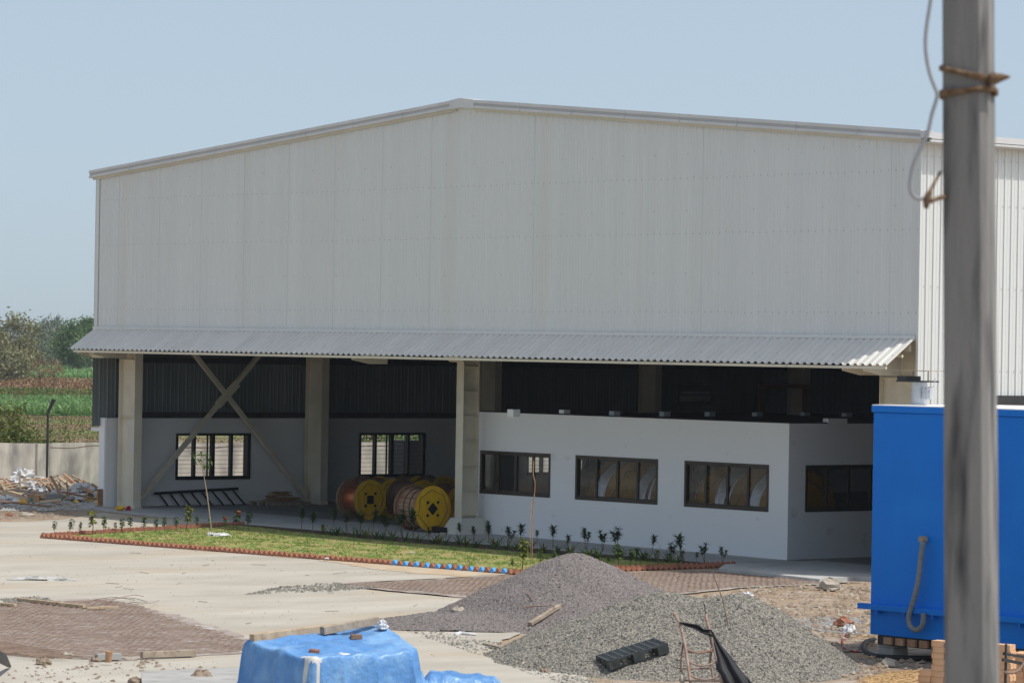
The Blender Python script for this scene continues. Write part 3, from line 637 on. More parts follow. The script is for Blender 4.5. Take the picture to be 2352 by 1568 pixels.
# ================================================================ cable reels
def flange(R, th, x, face, m_face, hub=True, rot=0.):
    b = MB(); n = 40
    for sx in (0,):
        ring = [(x, R * math.cos(2 * math.pi * k / n), R * math.sin(2 * math.pi * k / n)) for k in range(n)]
        ring2 = [(x + th, q[1], q[2]) for q in ring]
        b.add(ring + ring2, [tuple(range(n)) if True else ()], 1); o = 0
        b.f.append(tuple(range(2 * n - 1, n - 1, -1))); b.m.append(0)
        for k in range(n): b.f.append((k, n + k, n + (k + 1) % n, (k + 1) % n)); b.m.append(1)
    return b
def make_reel(kind, R=.61, L=.78, rot=0., label='', cat='cable reel', group=None, th=.055, face='yellow'):
    r = thing('cable_reel', label, cat, group=group)
    for x, nm in ((L / 2, 1), (-L / 2 - th, 0)):
        b = flange(R, th, x, nm, None)
        fl = b.build('flange', [M[face] if nm else M['woodbrown'], M['woodbrown']], r, fix=True)
        if nm:
            h = MB(); nn = 7
            for k in range(nn):                              # raised polygon battens
                a0, a1 = rot + 2 * math.pi * k / nn, rot + 2 * math.pi * (k + 1) / nn; q = R * .83
                p, s = np.array((x + th + .006, q * math.cos(a0), q * math.sin(a0))), np.array((x + th + .006, q * math.cos(a1), q * math.sin(a1)))
                h.beam(p, s, .012, .02, (1, 0, 0))
            h.build('batten', M['woodbrown'], fl)
            h = MB(); c, s_ = math.cos(rot), math.sin(rot)
            h.obox((x + th + .008, 0, 0), (.006, 0, 0), np.array((0, c, s_)) * .125, np.array((0, -s_, c)) * .125); h.build('hub_plate', M['black'], fl)
            for k in range(4):
                a = rot + math.pi / 4 * (1 if rot < .3 else 0) + k * math.pi / 2; h = MB(); h.obox((x + th + .012, .26 * math.cos(a), .26 * math.sin(a)), (.01, 0, 0), np.array((0, c, s_)) * .035, np.array((0, -s_, c)) * .035); h.build('bolt', M['black'], fl)
    br = {'copper': .41, 'lagging': .54, 'wire': .50, 'wrapped': .90}[kind]
    b = MB(); b.tube([(-L / 2, 0, 0), (L / 2, 0, 0)], br, 36, caps=False); m = {'copper': 'copper', 'lagging': 'lagging', 'wire': 'wirebrown', 'wrapped': 'blackfilm'}[kind]
    dr = b.build('drum', M[m], r, smooth=True)
    if kind == 'lagging':
        b = MB()
        for k in range(30):
            a = 2 * math.pi * k / 30; rr = br + .014; b.obox((0, rr * math.cos(a), rr * math.sin(a)), (L / 2 - .002, 0, 0), np.array((0, -math.sin(a), math.cos(a))) * .052, np.array((0, math.cos(a), math.sin(a))) * .010)
        b.build('slat_lagging', M['lagging'], r)
        for x in (-.14, .12):
            b = MB(); b.tube([(x, (br + .034) * math.cos(2 * math.pi * k / 36), (br + .034) * math.sin(2 * math.pi * k / 36)) for k in range(37)], .012, 6); b.build('strap', M['black'], r)
    if kind == 'wrapped':
        for x in (-L / 2 + .05, L / 2 - .07):
            b = MB(); n = 30
            b.grid([[(x + dx, (rr + .012 * math.sin(k * 2.7)) * math.cos(2 * math.pi * k / n), (rr + .012 * math.sin(k * 2.7)) * math.sin(2 * math.pi * k / n)) for k in range(n + 1)] for dx, rr in ((-.05, R - .02), (-.02, R - .03), (.05, br + .03), (.10, br + .008))]); b.build('film_edge', M['film'], r, smooth=True)
    return r
def put_reel(kind, px, py, R, rot, label, L=.78, face='yellow', yaw=0.):
    p = on_ground(px, py, .055); r = make_reel(kind, R, L, rot, label, group='cable reels stored in the open bays', face=face)
    x, y = p[0] - L / 2, p[1]; r.location = (x, y, gz(x, y) + .055 + R); r.rotation_euler = (0, 0, yaw); return r
put_reel('copper', 847, 1193, .60, 0., 'yellow wooden cable reel full of bright copper wire, front left of the group', .80)
put_reel('lagging', 990, 1221, .655, math.pi / 4, 'nearest yellow cable reel, its drum closed with wooden slats and black straps', .86)
put_reel('wire', 899, 1189, .60, .2, 'yellow cable reel half hidden between the copper reel and the slatted reel', .75)
put_reel('wire', 968, 1193, .60, .5, 'brown wound cable reel standing right behind the nearest slatted reel', .95)
put_reel('wire', 868, 1178, .58, .1, 'dark cable reel at the back, its top showing behind the copper reel', .75)
put_reel('wire', 958, 1177, .58, .3, 'dark cable reel against the back under the right end of the grille window', .7)
put_reel('wire', 1018, 1180, .60, .3, 'yellow cable reel farthest right at the back of the group', .8)
put_reel('copper', 1062, 1205, .60, .3, 'cable reel partly hidden behind the cream gable column', .85)
# reels stored inside the office, wrapped in black film
OR = [(19.9, 1.55, 'leftmost wrapped cable reel behind the middle office window'), (21.25, 1.2, 'wrapped cable reel with silver film rim behind the centre of the middle office window'), (22.75, 1.3, 'wrapped cable reel behind the right sash of the middle office window'),
      (24.75, 1.3, 'wrapped cable reel behind the left sash of the right office window'), (26.1, 1.15, 'wrapped cable reel with bright orange face behind the middle of the right office window'), (27.35, 1.3, 'wrapped cable reel behind the last sash of the right office window')]
for i, (x, dy, lab) in enumerate(OR):
    r = make_reel('wrapped', 1.12, .66, .3 * i, lab, face='orange', group='wrapped reels inside the office'); r.location = (x - .6, OY + .25 + dy, .09 + 1.12 + .02); r.rotation_euler = (0, 0, (-.1, -.25, -.05, -.2, -.1, -.3)[i])

# ================================================================ things inside the left bays
ld = thing('ladder', 'black steel ladder lying on its side against the inner wall', 'ladder', (.45, 3.8, gz(0, 4) + .05))
b = MB(); lo_ = np.array((.45, 3.8, gz(0, 4) + .05))
A0, A1 = np.array((.30, 2.12, .60)), np.array((.30, 5.35, .72)); B0, B1 = np.array((.48, 2.2, .17)), np.array((.48, 5.62, .165))
def rl(a, c): b.beam(a - lo_, c - lo_, .035, .085)
rl(A0, A1); b.build('rail', M['black'], ld); b = MB(); rl(B0, B1); b.build('rail', M['black'], ld)
for k in range(8):
    t = .05 + k * .125; b = MB(); p, q = A0 + (A1 - A0) * t, B0 + (B1 - B0) * (t + .055); b.beam(p - lo_, q - lo_, .04, .05, (1, 0, 0)); b.build('rung', M['black'], ld)
b = MB(); b.beam(np.array((.62, 2.25, .10)) - lo_, np.array((.62, 4.9, .09)) - lo_, .05, .05); b.build('stabiliser', M['dark_steel'], ld)
pc = np.array((1.05, 6.5, gz(1, 6.5) + .05))
pal = thing('wooden_pallet', 'low wooden pallet on the hall floor carrying a heap of timber offcuts', 'pallet', pc)
b = MB()
for k in range(6): b.box((-.5, -.88 + k * .32, .10), (.5, -.74 + k * .32, .125))
b.build('deck', M['timberg'], pal); b = MB()
for k in (-1, 0, 1): b.box((k * .42 - .05, -.88, 0.0), (k * .42 + .05, .88, .098))
b.build('bearer', M['timberg'], pal)
ofc = MB(); ofc.box((-.02, -.3, 0), (.02, .3, .03)); ofc = ofc.build('timber_offcut', M['timberr'])
tag(ofc, 'short reddish timber offcut in the heap on the wooden pallet', 'offcut', 'offcuts heaped on the pallet')
k = 0
for lay in range(9):
    wdt = .78 - lay * .085; 
    for j in range(max(2, 6 - lay // 2)):
        o = ofc if k == 0 else ofc.copy()
        if k: COL.objects.link(o)
        o.location = (pc[0] + random.uniform(-.36, .36) * (1 - lay * .06), pc[1] + random.uniform(-wdt, wdt) * .75, pc[2] + .127 + lay * .036); o.rotation_euler = (random.uniform(-.05, .05), random.uniform(-.05, .05), random.uniform(-.5, .5)); k += 1
def bowl(name, m, c, r, lab, cat, tilt=.3):
    b = MB(); n = 18; prof = [(.0, 0), (.55, .02), (.8, .25), (1, .55), (.94, .55), (.74, .27), (.5, .06), (0, .05)]
    b.grid([[(r * a * math.cos(2 * math.pi * k / n), r * a * math.sin(2 * math.pi * k / n), r * h) for k in range(n + 1)] for a, h in prof]); o = b.build(name, m, smooth=True, fix=True)
    o.location = c; o.rotation_euler = (tilt, .2 * tilt, 0); return tag(o, lab, cat)
q = on_ground(277, 1171, .06); bowl('basin', M['yplastic'], (q[0], q[1], q[2]), .17, 'small yellow basin at the foot of the left cream column', 'basin')
q = on_ground(297, 1171, .06); bowl('basin', M['rplastic'], (q[0], q[1], q[2]), .12, 'small red basin at the foot of the left cream column', 'basin', 1.1)
q = on_ground(255, 1169, .055)
o = MB(); o.box((-.02, -.18, 0), (.02, .18, .55)); o = o.build('board', M['timberr']); o.location = (.17, .21, gz(0, 0) + .06); o.rotation_euler = (0, -.05, .4); tag(o, 'brown board leaning on the end of the white wall', 'board')
o = MB(); p = on_ground(1004, 1222, .05); o.box((-.42, -.12, 0), (.42, .12, .17)); o = o.build('timber_chock', M['black'], bevel=.01); o.location = (p[0] + .1, p[1], gz(p[0], p[1]) + .046); tag(o, 'black timber chock on the floor in front of the nearest reel', 'timber block')
o = MB(); a = at(1047, 1172, np.dot(np.array((14.4, 1.75, .5)) - CAM, FW)); c = a + np.array((-.22, -.12, -.55)); o.tube([a, a * .6 + c * .4, a * .2 + c * .8, c], [.03, .03, .014, .01], 7); o = o.build('wooden_tool', M['timberr']); tag(o, 'worn wooden stick leaning on the pedestal of the gable column', 'stick')
# dim things deep in the hall
cr = thing('gantry_crane', 'orange gantry crane standing in the dark depth of the hall', 'crane', (20, 30, gz(20, 30) + .05))
def inhall(px, py, d): return at(px, py, d) - np.array((20, 30, gz(20, 30) + .05))
p0, p1 = inhall(1742, 886, 132), inhall(1860, 887, 132); b = MB(); b.beam(p0, p1, .25, .16); b.build('beam', M['craneo'], cr)
for x in (1748, 1853): p = inhall(x, 892, 132); b = MB(); b.beam(p, (p[0], p[1], 0), .25, .2, (1, 0, 0)); b.build('leg', M['craneo'], cr)
p = at(1597, 908, 128)
o = thing('notice_board', 'large dark board with pale bands hung inside the hall above the office roof', 'board', p)
b = MB(); b.obox((0, 0, 0), RT * .62, (np.array((FW[0], FW[1], 0)) * .03), (0, 0, .36)); b.build('panel', M['board'], o)
b = MB(); b.obox(-np.array((FW[0], FW[1], 0)) * .034 + np.array((0, 0, -.12)), RT * .55, np.array((FW[0], FW[1], 0)) * .003, (0, 0, .09)); b.obox(-np.array((FW[0], FW[1], 0)) * .034 + np.array((0, 0, .10)), RT * .5, np.array((FW[0], FW[1], 0)) * .003, (0, 0, .035)); b.build('band', M['hose'], o)

# ================================================================ boundary wall, post, cabinet
bw = thing('boundary_wall', 'long weathered plastered boundary wall with stains and a crack', 'wall', (-13, 10, 0))
segs = [-60, -20, 5.9, 6.9, 24, 60, 100]
b = MB(); yy = np.arange(-60, 110, .5); P_ = []
for y in yy: P_.append([(0, y - 10, -.2), (0, y - 10, 1.76 + .012 * math.sin(y * 1.7) + .008 * math.sin(y * 5.1)), (-.2, y - 10, 1.76 + .012 * math.sin(y * 1.7)), (-.2, y - 10, -.2)])
b.grid(P_); b.build('plaster', M['oldwall'], bw, fix=False)
b = MB(); 
for y0_, y1_ in ((6.75, 26),): 
    pts = [(.006, y - 10, 1.60 + .05 * math.sin(y * .9) + .03 * math.sin(y * 3.1)) for y in np.arange(y0_, y1_, .25)]; b.tube(pts, .009, 4)
b.beam((.004, 6.72 - 10, .3), (.004, 6.72 - 10, 1.74), .006, .008, (1, 0, 0)); b.build('crack', M['clod'], bw)
b = MB(); p = at(109, 1016, 128); b.tube([(0, 0, -1.2), (0, 0, 1.15)], .045, 7); b.tube([(0, 0, 1.15), (.17, .1, 1.62)], [.05, .08], 7)
o = b.build('fence_post', M['dark_steel']); o.location = (p[0], p[1], p[2] - .1); o.rotation_euler = (0, 0, .4); tag(o, 'thin dark fence post with cranked top behind the boundary wall', 'post')
for i, (ya, yb, zz) in enumerate([(2.6, 5.2, .42), (2.9, 5.4, .30), (2.5, 5.0, .20), (2.8, 5.6, .52)]):
    o = MB(); x_ = -2.0 - .12 * i; o.tube([(x_, ya, zz + gz(-2, 4)), (x_, (ya + yb) / 2, zz + .01 + gz(-2, 4)), (x_, yb, zz + gz(-2, 4))], .022, 6); tag(o.build('rusty_pipe', M['rust']), 'rusty pipe lying outside low behind the first grille window', 'pipe', 'rusty pipes behind the first grille window')
cx = on_x(931, 1090, -2.2)
cab = thing('cabinet', 'tall dark cabinet standing outside behind the second grille window', 'cabinet', (-2.2, cx[1], gz(-2, cx[1])))
b = MB(); b.box((-.3, -.32, .08), (.3, .32, 1.98)); b.build('body', M['dark_steel'], cab, bevel=.02); b = MB(); b.box((-.28, -.3, 0), (.28, .3, .079)); b.build('plinth', M['black'], cab)

# ================================================================ garden bed
GC = [on_ground(x, y)[:2] for x, y in ((95, 1237), (1178, 1321), (1690, 1302), (565, 1208))]   # tip, front right, back right, back left
def gpt(s, t): a = GC[0] + (GC[1] - GC[0]) * s; c = GC[3] + (GC[2] - GC[3]) * s; return a + (c - a) * t     # t 0 at the front edge
poly_sheet('garden_soil', [tuple(p) for p in (gpt(.002, .003), gpt(1, 0), gpt(1, 1), gpt(0, 1))], M['soil'], .055, jitter=.02, world=True)
lp = [gpt(.01, .02), gpt(.5, .012), gpt(.985, .03), gpt(.985, .5), gpt(.97, .86), gpt(.7, .80), gpt(.4, .80), gpt(.2, .85), gpt(.02, .93)]
poly_sheet('lawn', [tuple(p) for p in lp], M['lawn'], .066, jitter=.06, world=True)
def inpoly(p, poly):
    c = False; j = len(poly) - 1
    for i in range(len(poly)):
        a, b = poly[i], poly[j]
        if (a[1] > p[1]) != (b[1] > p[1]) and p[0] < (b[0] - a[0]) * (p[1] - a[1]) / (b[1] - a[1]) + a[0]: c = not c
        j = i
    return c
def vnoise(x, y, s=1.): return (math.sin(x * 2.1 * s + 1.3 * math.sin(y * 1.7 * s)) + math.sin(y * 2.7 * s + 1.1 * math.sin(x * 2.3 * s + 1)) + .6 * math.sin(x * 5.3 * s + y * 4.1 * s)) / 2.6
b = MB(); n = 0
while n < 9000:
    s, t = random.random(), random.random(); p = gpt(s, t)
    if not inpoly(p, lp): n += 1; continue
    n += 1
    if vnoise(p[0], p[1], 1.6) + random.uniform(-.5, .5) < -.12 - .35 * (s < .3) : continue
    z = gz(p[0], p[1]) + .066
    for k in range(4):
        a = random.uniform(0, 6.28); h = random.uniform(.025, .06); w_ = .008; dx, dy = math.cos(a) * w_, math.sin(a) * w_; l = random.uniform(-.03, .03); q = random.uniform(-.03, .03); ox, oy = random.uniform(-.04, .04), random.uniform(-.04, .04)
        b.add([(p[0] + ox - dx, p[1] + oy - dy, z), (p[0] + ox + dx, p[1] + oy + dy, z), (p[0] + ox + l, p[1] + oy + q, z + h)], [(0, 1, 2)])
tag(b.build('grass', M['grass']), kind='stuff')
# edging bricks set on their corner
eb = MB(); eb.prism([(-.088, -.055, -.02), (0, -.055, -.10), (.088, -.055, -.02), (0, -.055, .085)], (0, .11, 0))
ebb = MB(); ebb.v, ebb.f, ebb.m = eb.v, eb.f, eb.m
e0 = eb.build('edging_brick', M['brick'], bevel=.006); e1 = ebb.build('edging_brick', M['edgeblue'], bevel=.006); used = [0, 0]
def edge_brick(p, ang, blue, label, group):
    src = e1 if blue else e0
    o = src if not used[blue] else src.copy()
    if used[blue]: COL.objects.link(o)
    used[blue] = 1
    z = gz(p[0], p[1]); o.location = (p[0], p[1], z + .075 + random.uniform(-.012, .012)); o.rotation_euler = (random.uniform(-.1, .1), random.uniform(-.09, .09), ang + random.uniform(-.1, .1))
    tag(o, label, 'brick', group)
def edge_row(a, c, lab, group, blue=lambda x: False):
    d = c - a; L = np.linalg.norm(d); n = int(L / .176); ang = math.atan2(d[1], d[0])
    for i in range(n):
        p = a + d * (i + .5) / n
        q = (np.array([p[0], p[1], gz(p[0], p[1])]) - CAM); px = 1176 + FPX * (q @ RT) / (q @ FW)
        bl = blue(px, i); edge_brick(p, ang, 1 if bl else 0, 'light blue painted brick set on its corner in the front garden edging' if bl else lab, 'blue painted edging bricks' if bl else group)
edge_row(GC[0], GC[1], 'red brick set on its corner along the front edge of the lawn', 'front edging bricks', lambda px, i: 885 < px < 1170 and i % 2 == 0 and not 1082 < px < 1105)
edge_row(GC[0], GC[3] - (GC[3] - GC[0]) * .01, 'red brick set on its corner along the left back edge of the lawn', 'left edging bricks', lambda px, i: False)
edge_row(GC[1], GC[2], 'red brick set on its corner along the right edge of the lawn', 'right edging bricks', lambda px, i: False)
# plants
M['leafd'] = leafmat('dark_green_leaves', (.04, .085, .028), (.08, .135, .042), 9); M['leafm'] = leafmat('mid_green_leaves', (.045, .10, .022), (.10, .16, .035), 9); M['leafy'] = leafmat('yellow_green_leaves', (.09, .14, .02), (.25, .24, .04), 7, .35)
def leaf(b, p, d, L, wd, up=(0, 0, 1), droop=.2, mi=0):
    d = np.array(d, float); d /= np.linalg.norm(d); s = np.cross(d, up); n_ = np.linalg.norm(s); s = s / n_ if n_ > .1 else np.array([1., 0, 0]); u_ = np.cross(s, d)
    m1 = p + d * L * .45 + u_ * .0; t = p + d * L - np.array((0, 0, droop * L))
    b.add([p, m1 + s * wd + u_ * wd * .35, t, m1 - s * wd + u_ * wd * .35, m1], [(0, 1, 4), (1, 2, 4), (2, 3, 4), (3, 0, 4)], mi)
def seedling(h, kind, m, flowers=False, seed=0):
    rnd = random.Random(seed); r = thing('garden_seedling', 'x', 'seedling'); sb = MB(); lb = MB()
    nst = 1 if kind == 'croton' else rnd.choice((1, 2))
    for s_ in range(nst):
        a = rnd.uniform(0, 6.28); ln = .16 * h; top = np.array((math.cos(a) * ln * (.5 + s_), math.sin(a) * ln * (.5 + s_), h * (1 - .2 * s_)))
        mid = top * .5 + np.array((rnd.uniform(-.03, .03), rnd.uniform(-.03, .03), 0)); sb.tube([(0, 0, -.03), mid, top], [.011, .008, .004], 5)
        nl = int((64 if kind == 'oleander' else 46) * (.6 if s_ else 1))
        for i in range(nl):
            t = rnd.uniform(.42 if kind == 'oleander' else .3, 1) ** .8; c = mid * 0 + (mid * (2 * t) if t < .5 else mid + (top - mid) * (2 * t - 1)); az = rnd.uniform(0, 6.28); el = rnd.uniform(.05, 1.1) if kind == 'oleander' else rnd.uniform(-.2, .8)
            d = (math.cos(az) * math.cos(el), math.sin(az) * math.cos(el), math.sin(el)); L = rnd.uniform(.09, .15) if kind == 'oleander' else rnd.uniform(.08, .13)
            leaf(lb, c, d, L * (1.0 + .35 * h), .024 if kind == 'oleander' else .042, droop=.15 if kind == 'oleander' else .35)
    sb.build('stem', M['stem'], r); lb.build('foliage', M[m], r)
    if flowers:
        fb = MB()
        for i in range(4): q = np.array((rnd.uniform(-.06, .06), rnd.uniform(-.06, .06), h * rnd.uniform(.85, 1.03))); fb.obox(q, (.02, 0, 0), (0, .014, .008), (0, -.008, .014))
        fb.build('flower', M['flower'], r)
    return r
protos = {}
def plant(px, py, hpx, kind, m, label, group, flowers=False):
    p = on_ground(px, py, .06); dist = (p - CAM) @ FW; h = hpx * dist / FPX; v = random.randrange(3); key = (kind, m, flowers, v)
    if key not in protos: r = protos[key] = seedling(.55, kind, m, flowers, seed=len(protos) + 3)
    else: r = dup(protos[key], (0, 0, 0))
    r.location = tuple(p); r.rotation_euler = (random.uniform(-.08, .08), random.uniform(-.08, .08), random.uniform(0, 6.28)); r.scale = (h / .55 * 1.12, h / .55 * 1.12, h / .55 * 1.04); tag(r, label, 'seedling', group); return r
def C1(x, y): return x / 1.568 / 1.7415, (1200 + y / 1.568) / 1.7415
Lx = [(340, 1465, 70), (437, 1468, 85), (505, 1466, 65), (580, 1470, 135), (648, 1465, 95), (682, 1452, 26), (725, 1455, 55), (765, 1465, 85), (822, 1455, 85), (905, 1465, 92), (975, 1457, 78), (1030, 1450, 80), (1103, 1450, 82), (1165, 1450, 140), (1238, 1450, 82), (1315, 1450, 72), (1378, 1436, 26), (1408, 1450, 85), (1485, 1445, 110), (1557, 1438, 98)]
for i, (x, y, h) in enumerate(Lx):
    f = i in (17, 18); yl = i in (3, 13); px, py = C1(x, y)
    plant(px, py, h / 1.568 / 1.7415 * 1.05, 'croton', 'leafy' if yl else 'leafm', 'red flowered seedling near the white bag at the left of the lawn' if f else ('taller yellow green seedling in the left row of the garden' if yl else 'small green leafy seedling in the left row of the garden'), 'seedlings along the left garden edge', f)
def C8(x, y): return (1200 + x / 2.94) / 1.7415, (1880 + y / 2.94) / 1.7415
for x, y, h in [(10, 700, 240), (145, 745, 230), (270, 720, 80), (385, 715, 235), (545, 715, 220), (700, 725, 220), (850, 750, 250), (990, 765, 220), (1205, 782, 290), (1330, 795, 300), (1515, 820, 130), (1710, 815, 110), (1890, 835, 190), (2040, 830, 150), (2225, 850, 220)]:
    px, py = C8(x, y); plant(px, py, h / 2.94 / 1.7415, 'oleander', 'leafd', 'dark narrow leaved seedling in the soil in front of the open bays', 'dark seedlings before the open bays')
def C4(x, y): return (1800 + x / 1.568) / 1.7415, (1350 + y / 1.568) / 1.7415
for x, y, h in [(370, 1312, 112), (440, 1312, 132), (545, 1292, 78), (645, 1322, 132), (740, 1342, 97), (850, 1335, 125), (955, 1335, 113), (1060, 1345, 142), (1265, 1362, 115), (1385, 1405, 110), (1452, 1422, 172), (1598, 1412, 112), (1706, 1422, 98)]:
    px, py = C4(x, y); plant(px, py, h / 1.568 / 1.7415, 'oleander', 'leafd', 'dark narrow leaved seedling in the back row in front of the white office wall', 'dark seedlings before the office wall')
for i, (x, y, h) in enumerate([(392, 1455, 65), (450, 1465, 190), (565, 1445, 105), (615, 1432, 55), (662, 1417, 72), (755, 1410, 62), (820, 1400, 50), (870, 1422, 88), (930, 1447, 108), (990, 1447, 78), (1060, 1447, 142), (1128, 1440, 108), (1166, 1437, 112), (1235, 1432, 78), (1300, 1422, 82), (1380, 1427, 72), (1455, 1440, 100), (1545, 1405, 58)]):
    px, py = C4(x, y); f = i == 6; yl = i in (1, 14)
    plant(px, py, h / 1.568 / 1.7415, 'croton', 'leafy' if yl else 'leafm', 'small bush with red flowers behind the mauve gravel pile' if f else ('yellow green broad leaved seedling at the right end of the lawn' if yl else 'broad leaved green seedling along the right edge of the lawn'), 'broad leaved seedlings at the right of the lawn', f)
# strap leaved clumps along the soil strip
def clump(seed):
    rnd = random.Random(seed); b = MB()
    for k in range(9):
        a = rnd.uniform(0, 6.28); L = rnd.uniform(.22, .42); el = rnd.uniform(.7, 1.35); w_ = .021; pr = np.array((0, 0, -.02)); d = np.array((math.cos(a), math.sin(a), 0)); s = np.array((-d[1], d[0], 0)); pts = []
        for i in range(5): t = i / 4; pts.append(pr + d * L * math.cos(el) * t * (1 + .6 * t) + np.array((0, 0, L * math.sin(el) * (t - .35 * t * t * t))))
        b.grid([[p - s * w_ * (1 - i / 4.3), p + s * w_ * (1 - i / 4.3)] for i, p in enumerate(pts)])
    return b.build('lily_clump', M['leafy' if seed % 3 == 0 else 'leafm'])
cl = [clump(i) for i in range(6)]
N_ = 44; us = set()
for i in range(N_):
    s = .23 + .74 * i / N_ + random.uniform(-.006, .006); p = gpt(s, .875 + random.uniform(-.03, .03)); k = i % 6; o = cl[k] if k not in us else cl[k].copy()
    if k in us: COL.objects.link(o)
    us.add(k); q = random.uniform(1., 1.5); o.location = (p[0], p[1], gz(*p) + .06); o.rotation_euler = (0, 0, random.uniform(0, 6)); o.scale = (q, q, q)
    tag(o, 'strap leaved green clump in the dark soil strip behind the lawn', 'lily clump', 'lily clumps in the soil strip')
# two staked saplings and white bags
p = on_ground(487, 1229, .06); sap = thing('sapling', 'slender young sapling with drooping leaves at its tip, on the lawn by a white bag', 'sapling', p)
d_ = (p - CAM) @ FW; tp = at(459, 1040, d_) - p; md = at(474, 1125, d_) - p
b = MB(); b.tube(smooth_pts([(0, 0, -.05), md * .5 + np.array((.01, 0, 0)), md, tp]), [.02] * 4 + [.016] * 5 + [.012] * 4, 6); b.build('stem', M['stake'], sap)
b = MB(); rnd = random.Random(5)
for k in range(26):
    c = tp + np.array((rnd.uniform(-.25, .25), rnd.uniform(-.25, .25), rnd.uniform(-.32, .06))); a = rnd.uniform(0, 6.28); leaf(b, c, (math.cos(a), math.sin(a), rnd.uniform(-.9, .1)), .17, .035, droop=.5)
for k in range(6): a = k * 1.05; b.tube([tp + np.array((0, 0, -.05)), tp + np.array((math.cos(a) * .2, math.sin(a) * .2, rnd.uniform(-.1, .02)))], .006, 4)
b.build('foliage', M['leafm'], sap)
p = on_ground(1223, 1295, .06); sap = thing('sapling', 'bare brown sapling tied to a stake, rising before the leftmost office window', 'sapling', p); d_ = (p - CAM) @ FW
b = MB(); b.tube(smooth_pts([(0, 0, -.05), at(1222, 1210, d_) - p, at(1226, 1150, d_) - p, at(1229, 1110, d_) - p, at(1225, 1090, d_) - p, at(1226, 1058, d_) - p]), .013, 6); b.build('stem', M['timberr'], sap)
b = MB(); b.tube([(-.05, 0, -.05), at(1218, 1225, d_) - p, at(1219, 1150, d_) - p], .010, 6); b.build('stake', M['stake'], sap)
def lumps(name, m, c, size, lab, cat, seed=0, n=(14, 10), rough=.35, rz=0, group=None, low=True):
    """crumpled closed lump"""
    rnd = np.random.default_rng(seed); b = MB(); na, nb = n; P_ = []; ph = rnd.uniform(0, 6.28, 12)
    for i in range(nb + 1):
        th = math.pi * i / nb; row = []
        for k in range(na + 1):
            a = 2 * math.pi * (k % na) / na; r = 1 + rough * (.5 * math.sin(3 * a + ph[0] + 2 * th) + .4 * math.sin(5 * a + ph[1] - 3 * th) + .35 * math.sin(7 * th + ph[2] + 2 * a) + .25 * math.sin(9 * a + ph[3] + 5 * th))
            row.append((size[0] * r * math.sin(th) * math.cos(a), size[1] * r * math.sin(th) * math.sin(a), max(-.3 * size[2], size[2] * r * math.cos(th)) if low else size[2] * r * math.cos(th)))
        P_.append(row)
    b.grid(P_); o = b.build(name, m, smooth=False, fix=True); o.location = (c[0], c[1], c[2]); o.rotation_euler = (0, 0, rz); return tag(o, lab, cat, group)
p = on_ground(508, 1230, .07); lumps('bag', M['sack'], p, (.26, .16, .07), 'crumpled white bag lying on the lawn at the foot of the slender sapling', 'bag', 1, (26, 16), .35, AZ)
p = on_ground(483, 1229, .07); lumps('bag', M['sack'], p, (.09, .08, .08), 'small white scrap of bag left of the slender sapling on the lawn', 'bag', 2, (16, 12))
for i, (x, y, s, t) in enumerate([(945, 1268, .07, 'small white scrap of litter on the middle of the lawn'), (690, 1262, .05, 'tiny pale scrap of litter on the front left of the lawn'), (750, 1282, .08, 'white scrap of litter on the front brick edging')]):
    p = on_ground(x, y, .08); lumps('litter', M['sack'], p, (s, s * .6, s * .3), t, 'litter', 20 + i, (10, 8), .4)

